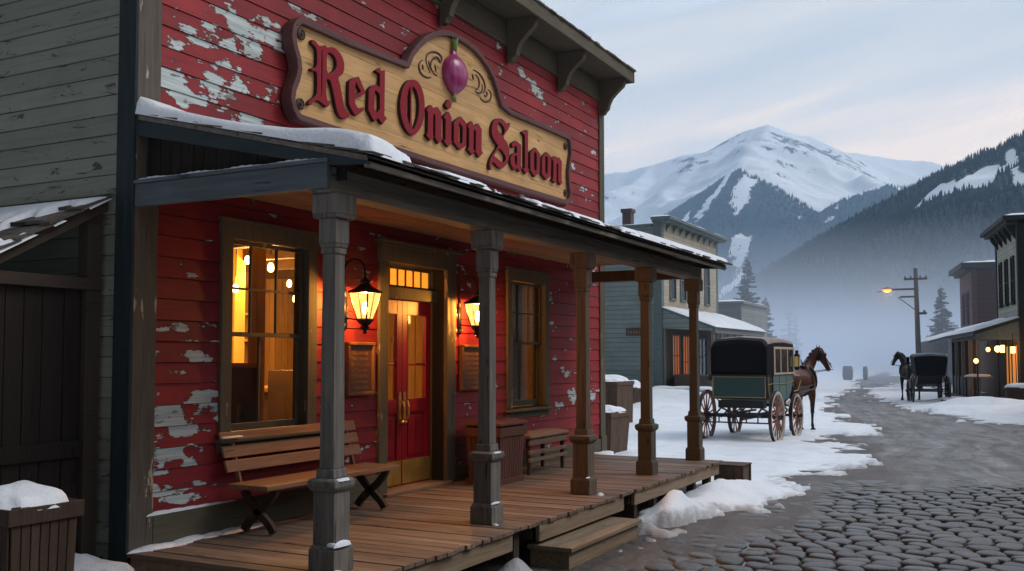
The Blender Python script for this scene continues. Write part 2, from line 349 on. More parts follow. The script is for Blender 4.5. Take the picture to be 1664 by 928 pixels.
scene.view_settings.view_transform='Standard'; scene.view_settings.look='None'; scene.view_settings.gamma=1; scene.view_settings.exposure=.10
#PART2
# ------------------------------------------------------------------ the saloon
YL,YR=5.24,14.46; ZT=6.02; DZ=.42
saloon=thing('saloon_building','red clapboard saloon with peeling paint, timber porch and warm lit windows, nearest building','building',(W,YL,0))
OPEN=[(6.16,7.33,1.2,2.93),(8.52,9.70,.42,2.86),(11.24,12.41,1.2,2.93)]
def front_wall():
    m=MB(); nrow=int(ZT/BH)+1
    for i in range(2,nrow):
        z0=i*BH; z1=z0+BH
        segs=[(YL+.2,YR-.16)]
        for a,b,c,d_ in OPEN:
            if z1>c+.01 and z0<d_-.01:
                ns=[]
                for s0,s1 in segs:
                    if a>s0 and b<s1: ns+=[(s0,a),(b,s1)]
                    else: ns.append((s0,s1))
                segs=ns
        for s0,s1 in segs:
            cuts=[s0]; y=s0+random.uniform(1.2,4.5)
            while y<s1-.5: cuts.append(y); y+=random.uniform(2.,4.5)
            cuts.append(s1)
            for a,b in zip(cuts[:-1],cuts[1:]):
                o=random.uniform(-.0015,.0015)
                x0=W; xb=W+.017+o; xt=W+.006+o; g=.0035
                zt=min(z1-.0025,ZT)
                m.prism([(x0-.01,z0+g),(xb,z0+g),(xb-.001,z0+g+.004),(xt,zt),(x0-.01,zt)],'Y',a+.0008,b-.0008)
    # sheathing behind the boards, with the same openings
    ys=sorted({YL,YR,*[o for q in OPEN for o in q[:2]]})
    for a,b in zip(ys[:-1],ys[1:]):
        op=[q for q in OPEN if q[0]<=a and q[1]>=b]
        if op: m.box(W-.16,W-.003,a,b,0,op[0][2],1); m.box(W-.16,W-.003,a,b,op[0][3],ZT+.5,1)
        else: m.box(W-.16,W-.003,a,b,0,ZT+.5,1)
    return m.build('front_wall',['red','gap'],saloon)
front_wall()
def side_wall():
    m=MB(); bh=.155
    for i in range(1,int(6.6/bh)):
        z0=i*bh; x=W-.14; 
        while x>-13.9:
            x2=max(x-random.uniform(2.,5.),-14.)
            if x-x2>.05:
                m.prism([(YL+.01,z0+.003),(YL-.016,z0+.003),(YL-.016,z0+.007),(YL-.004,z0+bh-.002),(YL+.01,z0+bh-.002)],'X',x2+.0008,x-.0008)
            x=x2
    m.box(-14,W-.17,YL+.003,YL+.15,0,6.6,1)
    return m.build('side_wall',['side','gap'],saloon)
side_wall()
m=MB(); m.box(-14,-13.9,YL+.16,YR-.01,0,6.4); m.box(-13.89,W-.17,YR-.15,YR-.002,0,6.4); m.build('rear_wall','side',saloon)
m=MB(); m.box(-14.2,W-.2,YL-.1,YR+.1,6.62,6.72); m.build('roof','shingle',saloon)
m=MB(); m.box(W-.175,W-.002,YR-.003,YR+.02,.0,6.1); m.build('end_wall_panel','side',saloon)
# corner boards
m=MB(); m.box(W-.015,W+.035,YL-.025,YL+.20,.42,ZT); m.build('corner_board','corner',saloon,.004)
m=MB(); m.box(W-.15,W+.0345,YL-.05,YL-.0255,.0,6.6); m.build('side_corner_board','bluetrim',saloon,.004)
m=MB(); m.box(W-.01,W+.035,YR-.16,YR+.03,.62,ZT); m.build('corner_board','trim',saloon,.004)
m=MB(); m.box(W-.01,W+.055,YR-.17,YR+.04,.40,.64); m.build('corner_block','trim',saloon,.004)
# baseboards between the door and the corners
m=MB(); m.box(W-.01,W+.04,YL+.201,8.37,.42,.66); m.build('baseboard','trimh',saloon,.004)
m=MB(); m.box(W-.01,W+.04,9.90,YR-.17,.42,.60); m.build('baseboard','trimh',saloon,.004)
# cornice: frieze, eave, brackets
m=MB(); m.box(W-.01,W+.03,YL-.05,YR+.03,5.935,6.24); m.build('frieze','trimh',saloon,.004)
m=MB(); m.box(W-.012,W+.055,YL-.06,YR+.045,5.905,5.935); m.build('frieze_moulding','trimh',saloon,.004)
m=MB(); m.box(W-.3,-5.47,YL-.4,YR+.10,6.24,6.29); m.box(-5.47,-5.43,YL-.4,YR+.12,6.2,6.37); m.box(W-.2,-5.43,YR+.08,YR+.12,6.2,6.37)
m.build('eave','trimh',saloon,.004)
m=MB(); y=YL-.42
while y<YR+.1:
    b=min(random.uniform(.12,.2),YR+.14-y)
    if b>.02: m.box(W-.3,-5.40-random.uniform(0,.02),y,y+b-.004,6.372,6.392+random.uniform(0,.012))
    y+=b
m.build('eave_shingles','shingle',saloon)
for yb in (6.15,7.85,9.56,11.22,12.78,14.36):
    pr=[(W+.035,6.24),(-5.50,6.24),(-5.50,6.16),(-5.53,6.10),(-5.58,6.06),(-5.65,6.0),(-5.72,5.93),(-5.765,5.84),(-5.78,5.77),(-5.82,5.74),(-5.84,5.70),(-5.90,5.68),(W+.035,5.70)]
    MB().prism(pr,'Y',yb-.05,yb+.05).build('eave_bracket','trimh',saloon,.006)
# windows -----------------------------------------------------------------
def window(y0,warm=True):
    z0,z1=1.2,2.95; a,b=y0+.04,y0+1.24; w_=1.24
    f=MB(); f.box(W,W+.04,y0,y0+.125,1.2,2.86); f.box(W,W+.04,y0+w_-.13,y0+w_,1.2,2.86); f.box(W,W+.045,y0-.01,y0+w_+.01,2.8605,3.0); f.box(W,W+.06,y0-.03,y0+w_+.03,3.0005,3.03)
    fr=f.build('window','trim',saloon,.004)
    # reveal, sill
    m=MB(); m.box(W-.15,W-.0005,y0+.0405,y0+.075,1.2,2.93); m.box(W-.15,W-.0005,y0+w_-.11,y0+w_-.0705,1.2,2.93); m.box(W-.15,W-.0005,y0+.0755,y0+w_-.1105,2.885,2.93); m.build('window_frame','trim',fr)
    m=MB(); m.prism([(W-.12,1.155),(W+.11,1.155),(W+.11,1.178),(W-.12,1.205)],'Y',y0-.05,y0+w_+.05); m.box(W,W+.03,y0-.01,y0+w_+.01,1.07,1.154); m.build('sill','trimh',fr,.005)
    g0,g1=y0+.105,y0+w_-.14
    # sashes
    def sash(za,zb,x,nv,nh,bars,name):
        q=MB(); t=.04
        q.box(x-.02,x+.02,g0-.03,g0+.012,za,zb); q.box(x-.02,x+.02,g1-.012,g1+.03,za,zb)
        q.box(x-.02,x+.0195,g0+.0125,g1-.0125,za,za+(.075 if name=='lower_sash' else .035)); q.box(x-.02,x+.0195,g0+.0125,g1-.0125,zb-.035,zb)
        for i in range(1,nv):
            yy=g0+(g1-g0)*i/nv; q.box(x-.012,x+.012,yy-bars,yy+bars,za+.03,zb-.034)
        for i in range(1,nh):
            zz=za+(zb-za)*i/nh; q.box(x-.0115,x+.0125,g0+.0125,g1-.0125,zz-bars,zz+bars)
        o=q.build(name,'trim',fr,.003)
        MB().box(x-.003,x+.003,g0,g1,za+.03,zb-.03).build('pane','pane' if warm else 'paneg',fr)
    sash(2.035,2.86,W-.055,3,2,.0105,'upper_sash'); sash(1.215,2.075,W-.1,2,1,.011,'lower_sash')
    return fr
window(6.125,True); wn2=window(11.2,False)
m=MB()
for k in range(2):   # curtains inside the right window, gathered in folds
    y0=11.3 if k==0 else 11.95
    pts=[(W-.30+.022*math.sin(i*1.9+k)+.01*math.sin(i*.7),y0+i*.0125) for i in range(27)]
    for (xa,ya),(xb,yb) in zip(pts[:-1],pts[1:]): m.add([(xa,ya,1.22),(xb,yb,1.22),(xb,yb,2.9),(xa,ya,2.9)],[(0,1,2,3)])
cu=m.build('curtain','curtain',wn2,smooth=True)
# door ---------------------------------------------------------------------
XD=W-.2
m=MB(); m.box(W,W+.045,8.37,8.52,.42,2.86); m.box(W,W+.045,9.70,9.89,.42,2.86); m.box(W,W+.05,8.36,9.90,2.8605,3.03); m.box(W,W+.085,8.33,9.93,3.0305,3.055); m.box(W,W+.11,8.31,9.95,3.0555,3.085)
m.build('door_casing','trim',saloon,.005)
m=MB(); m.box(XD-.1,W-.0005,8.47,8.5195,.42,2.86); m.box(XD-.1,W-.0005,9.7005,9.75,.42,2.86); m.box(XD-.1,W-.0005,8.52,9.70,2.8605,2.9); m.build('door_jamb','trim',saloon)
m=MB(); m.box(XD-.06,W+.09,8.45,9.76,.42,.455); m.build('threshold','fascia',saloon,.006)
m=MB(); m.box(XD-.05,XD+.12,8.5205,9.6995,2.49,2.62); m.build('transom_bar','trim',saloon,.006)
tr=MB(); tr.box(XD-.02,XD+.02,8.5205,9.6995,2.621,2.65); tr.box(XD-.02,XD+.02,8.5205,9.6995,2.83,2.8595); tr.box(XD-.02,XD+.02,8.5205,8.56,2.6505,2.8295); tr.box(XD-.02,XD+.02,9.66,9.6995,2.6505,2.8295)
for i in range(1,7): yy=8.56+1.1*i/7; tr.box(XD-.012,XD+.012,yy-.011,yy+.011,2.6505,2.8295)
tr=tr.build('transom_window','trim',saloon)
MB().box(XD-.004,XD+.004,8.55,9.67,2.64,2.84).build('pane','frost',tr)
def door(y0,y1,hs):
    m=MB(); x0,x1=XD-.03,XD+.02; st=.095; gz0,gz1=1.40,2.33; mid=1.78
    # stiles and rails
    m.box(x0,x1,y0,y0+st,.458,2.485); m.box(x0,x1,y1-st,y1,.458,2.485)
    for a,b in ((.458,.74),(1.25,1.40),(2.33,2.485)): m.box(x0,x1-.0005,y0+st,y1-st,a,b)
    m.box(x0+.01,x1-.016,y0+st,y1-st,.74,1.25)       # recessed panel
    m.box(x0+.012,x1-.006,y0+st+.04,(y0+y1)/2-.008,.78,1.21); m.box(x0+.012,x1-.006,(y0+y1)/2+.008,y1-st-.04,.78,1.21)
    m.box(x0+.01,x1-.01,y0+st,y1-st,mid-.012,mid+.012)
    for yy in (y0+st+.006,y1-st-.006): m.box(x0+.01,x1+.004,yy-.006,yy+.006,gz0,gz1)
    d=m.build('door','door',saloon,.004)
    MB().box(XD-.006,XD-.001,y0+st,y1-st,gz0,gz1).build('pane','pane',d)
    MB().box(x1,x1+.004,y0+.012,y1-.012,.475,.73).build('kick_plate','brassplate',d)
    yh=y1-.045 if hs>0 else y0+.045
    h=MB(); h.prism([(yh-.024,1.13),(yh+.024,1.13),(yh+.026,1.2),(yh+.02,1.3),(yh+.026,1.42),(yh+.018,1.47),(yh,1.485),(yh-.018,1.47),(yh-.026,1.42),(yh-.02,1.3),(yh-.026,1.2)],'X',x1,x1+.008)
    h.tube([(x1+.004,yh,1.17),(x1+.05,yh,1.19),(x1+.062,yh,1.24),(x1+.062,yh,1.32),(x1+.05,yh,1.37),(x1+.004,yh,1.39)],[.009,.010,.012,.012,.010,.009],8)
    h.ell((x1+.03,yh+.02*hs,1.15),(.022,.03,.02)); h.build('handle','brass',d,smooth=False)
door(8.5235,9.1085,1); door(9.1115,9.6965,-1)
# porch deck ---------------------------------------------------------------
DXF=-3.84; DY0,DY1=5.2,13.72
m=MB(); y=DY0
while y<DY1-.02:
    b=random.uniform(.125,.15); b=min(b,DY1-y)
    x1=DXF+random.uniform(-.012,.014); o=random.uniform(-.003,.003)
    m.box(W+.0,x1,y+.003,y+b-.004,.385+o,.42+o); y+=b
m.build('porch_deck','deck',saloon,.004)
m=MB()
for a,b,x in ((DY0+.02,7.42,-3.87),(7.9,9.95,-3.855),(10.32,13.66,-3.875)): m.box(x-.04,x,a,b,.235,.3835)
m.box(-5.9,-3.92,DY0+.02,DY0+.06,.235,.3835); m.box(-5.9,-3.92,DY1-.08,DY1-.04,.235,.3835)
m.build('porch_fascia','fascia',saloon,.005)
m=MB()
for yy in (5.6,6.6,7.6,8.6,9.6,10.5,11.15,11.9,12.7,13.4):
    m.box(-4.03,-3.93,yy-.05,yy+.05,-.05,.384); m.box(-5.0,-4.9,yy-.05,yy+.05,-.05,.384)
for yy in np.arange(5.5,13.7,.6): m.box(-5.93,-3.93,yy-.025,yy+.025,.25,.3845)
m.box(-5.94,-5.9,5.3,13.7,-.05,.384)
m.build('porch_joists','shedg',saloon)
# step
m=MB(); m.box(-3.98,-3.545,7.9,9.66,.165,.205); st=m.build('porch_step','fascia',saloon,.006)
m=MB(); m.box(-3.62,-3.585,7.93,9.63,-.05,.164); m.box(-3.96,-3.62,7.93,7.965,-.05,.164); m.box(-3.96,-3.62,9.595,9.63,-.05,.164); m.build('riser','fascia',st)
# posts ---------------------------------------------------------------------
PX=-4.205
for i,(py,mat) in enumerate(((5.41,'post'),(7.575,'post'),(9.68,'postb'),(11.64,'postd'),(13.62,'postd'))):
    m=MB(); c=(PX,py)
    def fr(z0,z1,a,b=None): m.frustum(c[0],c[1],z0,z1,a,a,b or a,b or a)
    fr(.42,.575,.108); fr(.5755,.60,.104,.092); fr(.6005,.955,.088); fr(.9555,.985,.095,.116); fr(.9855,1.03,.116); fr(1.0305,1.045,.112,.085); fr(1.0455,1.105,.078,.072)
    fr(1.1055,2.56,.060,.054); fr(2.5605,2.60,.064); fr(2.6005,2.63,.064,.074); fr(2.6305,2.80,.074); fr(2.8005,2.83,.1,.108); fr(2.8305,2.965,.108)
    m.build('porch_post',mat,saloon,.006)
# beams ------------------------------------------------------------------
m=MB(); m.box(-4.29,-4.12,5.26,13.75,2.966,3.14); m.build('porch_beam','beam',saloon,.008)
m=MB(); m.box(-5.93,-4.115,5.21,5.2595,2.985,3.155); m.box(-5.95,-4.11,5.195,5.2655,3.156,3.185); m.build('end_beam','beamx',saloon,.006)
m=MB(); m.box(-5.93,-4.2905,13.6,13.75,2.985,3.1395) ; m.build('end_beam','crated',saloon,.006)
# roof: slope from (W,3.70) to (-3.74,3.17)
RY0,RY1=5.225,13.85
def rz(x): return 3.70+(x-W)*(3.175-3.70)/(-3.74-W)
m=MB(); m.prism([(W+.03,rz(W)-.05),(-3.80,rz(-3.80)-.05),(-3.80,rz(-3.8)-.015),(W+.03,rz(W)-.015)],'Y',RY0,RY1); m.build('porch_roof','beam',saloon)
m=MB(); nrow=11
for r in range(nrow):
    xa=W+.02+(2.2)*r/nrow; xb=xa+2.2/nrow+.06
    if r==nrow-1: xb=-3.735
    y=RY0-.02-random.uniform(0,.02)
    while y<RY1+.01:
        wd=random.uniform(.09,.2); j=random.uniform(-.02,.035) if r<nrow-1 else random.uniform(-.035,.02); t=random.uniform(.008,.014); xe=xb+j
        lift=.004+random.uniform(0,.008)*(r==nrow-1)
        m.add([(xa,y,rz(xa)-.014),(xe,y,rz(xe)+lift-.002),(xe,y,rz(xe)+lift+t),(xa,y,rz(xa)-.002),(xa,y+wd-.005,rz(xa)-.014),(xe,y+wd-.005,rz(xe)+lift-.002),(xe,y+wd-.005,rz(xe)+lift+t),(xa,y+wd-.005,rz(xa)-.002)],
              [(0,1,2,3),(7,6,5,4),(0,4,5,1),(1,5,6,2),(2,6,7,3),(3,7,4,0)])
        y+=wd
m.build('porch_shingles','shingle',saloon)
m=MB(); m.box(-3.83,-3.80,RY0+.01,RY1-.01,3.10,3.165); m.build('roof_fascia','beam',saloon,.004)
# rake boards and gable boards
for ya,yb in ((RY0-.005,RY0+.03),(RY1-.03,RY1+.005)):
    MB().prism([(W+.02,rz(W)-.17),(-4.12,rz(-4.12)-.13),(-3.79,rz(-3.79)-.07),(-3.79,rz(-3.79)-.051),(W+.02,rz(W)-.051)],'Y',ya,yb).build('rake_board','bluetrimx',saloon,.004)
m=MB(); x=W+.04
while x<-4.1:
    b=random.uniform(.1,.14); m.box(x+.003,x+b-.003,5.32,5.34,3.05,rz(x+b)-.053); x+=b
m.box(W+.04,-4.3,5.341,5.35,3.05,3.22); m.build('gable_boards','shed',saloon)
# ceiling of the porch
m=MB(); x=W+.02
while x<-4.30:
    b=.125; m.box(x+.003,min(x+b-.003,-4.312),5.36,13.6,3.225,3.243); x+=b
m.build('porch_ceiling','ceil',saloon)
m=MB(); m.box(-4.31,-4.291,5.36,13.6,2.98,3.224); m.build('inner_beam_board','ceil',saloon)
# ------------------------------------------------------------------ inside the saloon
m=MB(); m.box(-10.9,W-.17,YL+.2,YR-.2,.36,.40); m.build('interior_floor','amberwood',saloon)
m=MB(); m.box(-10.9,W-.17,YL+.2,YR-.2,3.32,3.36); m.build('interior_ceiling','amber',saloon)
for yy in (6.2,7.4,8.6,9.8,11.,12.2): m=MB(); m.box(-10.84,W-.18,yy-.06,yy+.06,3.12,3.319); m.build('interior_beam','darkwood',saloon)
m=MB(); m.box(-10.9,-10.85,YL+.2,YR-.2,.4,3.32); m.box(-10.85,W-.17,YL+.16,YL+.2,.4,3.32); m.box(-10.85,W-.17,YR-.2,YR-.16,.4,3.32)
x=-10.8
while x<W-.3: m.box(x,x+.13,YR-.225,YR-.2005,.4,3.3); x+=.15
y=YL+.3
while y<YR-.4: m.box(-10.85,-10.825,y,y+.13,.4,3.3); y+=.15
m.build('interior_wall','amberwood',saloon)
for q in ((-8.6,-8.45,6.9,7.1),(-9.2,-9.05,9.6,9.8),(-7.4,-7.28,8.05,8.2)): m=MB(); m.box(*q,.41,3.3); m.build('interior_post','amber',saloon,.01)
pn_=thing('booth_partition','low dark booth partition with lit frames just inside the left window','partition',(-7.9,7.6,.4))
m=MB(); m.box(-8.0,-7.95,6.3,7.75,.4,1.62); m.box(-8.0,-7.2,8.0,8.05,.4,1.75); m.box(-8.3,-7.9,9.4,9.9,.4,1.7); m.build('partition_panel','darkwood',pn_)
m=MB(); m.box(-8.03,-7.92,6.28,7.77,1.62,1.67); m.box(-8.02,-7.18,7.98,8.07,1.75,1.8)
for y in (6.3,6.78,7.26,7.74): m.box(-7.948,-7.92,y-.025,y+.025,.4,1.62)
m.build('partition_rail','amberwood',pn_,.005)
m=MB(); m.box(-8.6,-8.55,7.2,7.9,1.75,2.5); m.box(-8.62,-8.57,8.4,8.9,1.6,2.4); m.build('mirror_panel','amber',pn_)
m=MB()
for a,b,c,d in ((7.15,7.95,1.7,1.75),(7.15,7.95,2.5,2.55),(7.15,7.2,1.75,2.5),(7.9,7.95,1.75,2.5),(7.53,7.57,1.75,2.5)): m.box(-8.545,-8.5,a,b,c,d)
m.build('mirror_frame','darkwood',pn_)
bar=thing('bar_counter','long dark wood bar counter inside the saloon behind the left window','counter',(-9.2,8.5,.4))
m=MB(); m.box(-9.6,-9.0,6.2,11.5,.4,1.4); m.build('counter_front','darkwood',bar,.01); m=MB(); m.box(-9.65,-8.92,6.15,11.55,1.4,1.46); m.build('counter_top','amberwood',bar,.01)
shf=thing('back_bar_shelf','tall lit shelf with rows of boards at the back of the saloon','shelf',(-10.7,9,.4))
m=MB()
for z in (1.3,1.7,2.1,2.5): m.box(-10.8,-10.5,6.4,11.6,z,z+.04)
for y in np.arange(6.4,11.7,1.04): m.box(-10.8,-10.5,y,y+.05,.4,2.9)
m.build('shelf_boards','amberwood',shf)
m=MB()
for z in (1.34,1.74,2.14):
    for y in np.arange(6.6,11.5,.13):
        if random.random()<.75: m.lathe((-10.62,y,z),[(.035,0),(.035,.17),(.012,.22),(.012,.28)],6)
m.build('bottles','darkwood',shf)
def table(x,y,label):
    t=thing('saloon_table',label,'table',(x,y,.4),0,'tables inside the saloon')
    MB().box(-.4,.4,-.4,.4,.72,.76).build('tabletop','amberwood',t,.01,local=True)
    m=MB(); 
    for a in (-.32,.32):
        for b in (-.32,.32): m.box(a-.03,a+.03,b-.03,b+.03,0,.72)
    m.build('table_legs','darkwood',t,local=True)
def chair(x,y,rz_,label):
    t=thing('saloon_chair',label,'chair',(x,y,.4),rz_,'chairs inside the saloon')
    MB().box(-.21,.21,-.21,.21,.43,.47).build('seat','darkwood',t,.01,local=True)
    m=MB()
    for a in (-.18,.18):
        for b in (-.18,.18): m.box(a-.018,a+.018,b-.018,b+.018,0,.43)
    m.build('chair_legs','darkwood',t,local=True)
    m=MB(); m.box(-.2,.2,-.215,-.185,.47,.52); m.box(-.2,.2,-.215,-.185,.86,.96)
    for a in (-.18,-.06,.06,.18): m.box(a-.015,a+.015,-.21,-.19,.47,.95)
    m.build('backrest','darkwood',t,local=True)
table(-7.0,7.3,'square wooden table just inside the left window'); table(-7.4,11.6,'square wooden table behind the curtained right window')
chair(-6.75,6.62,.3,'dark slatted chair close to the left window pane'); chair(-7.5,7.75,2.2,'dark slatted chair on the far side of the left window table'); chair(-7.2,12.3,2.6,'dark chair behind the curtained right window')
MB()
pl=None
PEN=[(X_p,*atX(px_,py_,X_p)) for X_p,px_,py_ in ((-7.5,440,436),(-8.3,383,470),(-8.9,428,420))]+[(-8.3,9.9,2.6),(-7.3,11.9,2.5),(-9.5,10.6,2.6),(-8.4,*atX(402,424,-8.4)),(-9.4,*atX(470,462,-9.4)),(-9.9,*atX(395,445,-9.9))]
for i,(x,y,z) in enumerate(PEN):
    lab=['glowing pendant lamp nearest the left window glass','glowing pendant lamp at the left edge of the left window','small glowing pendant over the bar behind the left window','glowing pendant lamp seen through the door panes','pendant lamp behind the curtained right window','glowing pendant lamp at the back of the bar room','pendant lamp near the top left corner of the left window','small pendant lamp low on the right side of the left window','tiny pendant lamp farthest back behind the left window'][i]
    pl=thing('pendant_lamp',lab,'lamp',(x,y,z),0,'pendant lamps inside the saloon')
    m=MB(); m.lathe((0,0,0),[(.015,.06),(.03,.04),(.036,.005),(.032,-.025),(.015,-.04)],12); m.build('lamp_shade','pend',pl,smooth=True,local=True)
    m=MB(); m.tube([(0,0,.15),(0,0,3.32-z)],.006,6); m.build('cord','iron',pl,local=True)
    light('pendant_light',(x,y,z-.25),(52,48,50,46,60,50,28,28,28)[i],(1.,.57,.18),.1,pl)
# ------------------------------------------------------------------ sign
XS=-5.80
def curve_mesh(name,loops,x0,depth,mats,parent,bevel=.006):
    """loops: lists of (y,z); first outer, others holes. A 2D filled curve extruded, turned to a mesh standing on plane X=x0."""
    cu=bpy.data.curves.new(name,'CURVE'); cu.dimensions='2D'; cu.fill_mode='BOTH'; cu.extrude=depth/2; cu.bevel_depth=bevel; cu.bevel_resolution=1; cu.offset=-bevel
    for lp in loops:
        s=cu.splines.new('POLY'); s.points.add(len(lp)-1)
        for p,(y,z) in zip(s.points,lp): p.co=(y,z,0,1)
        s.use_cyclic_u=True
    tmp=bpy.data.objects.new(name,cu); COL.objects.link(tmp)
    dg=bpy.context.evaluated_depsgraph_get(); me=bpy.data.meshes.new_from_object(tmp.evaluated_get(dg)); COL.objects.unlink(tmp); bpy.data.objects.remove(tmp)
    M4=Matrix(((0,0,1,x0+depth/2),(1,0,0,0),(0,1,0,0),(0,0,0,1)))
    me.transform(WM[parent.name].inverted()@M4); me.materials.clear()
    for q in mats: me.materials.append(M[q])
    o=bpy.data.objects.new(name,me); o.parent=parent; COL.objects.link(o); WM[o.name]=WM[parent.name].copy(); return o
def two_tone(o):
    me=o.data
    for p in me.polygons: p.material_index=0 if abs(p.normal.x)>.5 else 1
def chaikin(p,n=1,closed=True):
    for _ in range(n):
        q=[]
        L=len(p)
        for i in range(L if closed else L-1):
            a=p[i];b=p[(i+1)%L]; q.append((a[0]*.75+b[0]*.25,a[1]*.75+b[1]*.25)); q.append((a[0]*.25+b[0]*.75,a[1]*.25+b[1]*.75))
        p=q
    return p
def offset(poly,d):
    n=len(poly); out=[]
    area=sum(poly[i][0]*poly[(i+1)%n][1]-poly[(i+1)%n][0]*poly[i][1] for i in range(n)); sg=1 if area>0 else -1
    for i in range(n):
        a=Vector(poly[i-1]);b=Vector(poly[i]);c=Vector(poly[(i+1)%n]); e1=(b-a).normalized(); e2=(c-b).normalized()
        n1=Vector((-e1.y,e1.x))*sg; n2=Vector((-e2.y,e2.x))*sg; k=(n1+n2); L=max(k.length_squared,.9); k=k*(2/L)
        out.append((b.x+k.x*d,b.y+k.y*d))
    return out
def Z4(pts): return [(450+x*.21552,20+y*.21552) for x,y in pts]
def Z5(pts): return [(640+x*.16158,40+y*.16158) for x,y in pts]
def Z6(pts): return [(800+x*.18325,170+y*.18325) for x,y in pts]
outl=Z4([(180,818),(150,790),(118,725),(103,640),(113,565),(143,485),(157,420),(150,350),(126,265),(111,175),(120,100),(148,55),(185,32)])
outl+=Z4([(560,205)])+Z5([(134,375)])
outl+=Z5([(175,275),(245,185),(320,112),(400,70),(480,55),(560,62),(645,97),(735,150),(825,222),(900,310),(965,405),(1015,505),(1055,620),(1082,725),(1102,788)])
outl+=[(832,179),(880,199.5)]+Z6([(672,268),(694,285),(709,345),(711,440),(700,520),(690,600),(694,690),(705,780),(702,830),(688,872),(655,884)])
outl+=[(700,265.8)]
outer=[atX(x,y,XS) for x,y in outl]
sign=thing('saloon_sign','carved wooden sign reading Red Onion Saloon with an onion above, hung on the red wall','sign',(W,10.1,4.05))
inner=offset(outer,.062)
o=curve_mesh('sign_frame',[outer,inner],W+.04,XS-W-.04,['signrim','gap'],sign,.006)
# board: horizontal pine planks clipped to the inner outline
def clip_poly(poly,z0,z1):
    def half(p,zc,keep_above):
        out=[]
        for i in range(len(p)):
            a=p[i];b=p[(i+1)%len(p)]; ia=(a[1]>=zc)==keep_above; ib=(b[1]>=zc)==keep_above
            if ia: out.append(a)
            if ia!=ib: t=(zc-a[1])/(b[1]-a[1]); out.append((a[0]+(b[0]-a[0])*t,zc))
        return out
    p=half(poly,z0,True); return half(p,z1,False) if p else p
ii=offset(outer,.05); zmin=min(p[1] for p in ii); zmax=max(p[1] for p in ii)
zc=zmin; bm=bmesh.new()
cuts=[zmin,4.20,4.42,4.62,4.83,5.02,5.2,5.38,zmax]
for a,b in zip(cuts[:-1],cuts[1:]):
    cp=clip_poly(ii,a+.0015,b-.0015)
    cp=[c for k,c in enumerate(cp) if (Vector(c)-Vector(cp[k-1])).length>1e-4]
    if len(cp)<3: continue
    inv=WM[sign.name].inverted()
    vs=[bm.verts.new(inv@Vector((XS-.045,y,z))) for y,z in cp]; f=bm.faces.new(vs); r_=bmesh.ops.extrude_face_region(bm,geom=[f]); bmesh.ops.translate(bm,vec=(-.06,0,0),verts=[e for e in r_['geom'] if isinstance(e,bmesh.types.BMVert)])
bmesh.ops.recalc_face_normals(bm,faces=bm.faces); bmesh.ops.triangulate(bm,faces=bm.faces)
me=bpy.data.meshes.new('sign_board'); bm.to_mesh(me); bm.free(); me.materials.append(M['signwood']); o=bpy.data.objects.new('sign_board',me); COL.objects.link(o); o.parent=sign
MB().box(XS-.115,XS-.107,7.2,13.0,4.05,4.85).build('backing_board','gap',sign)
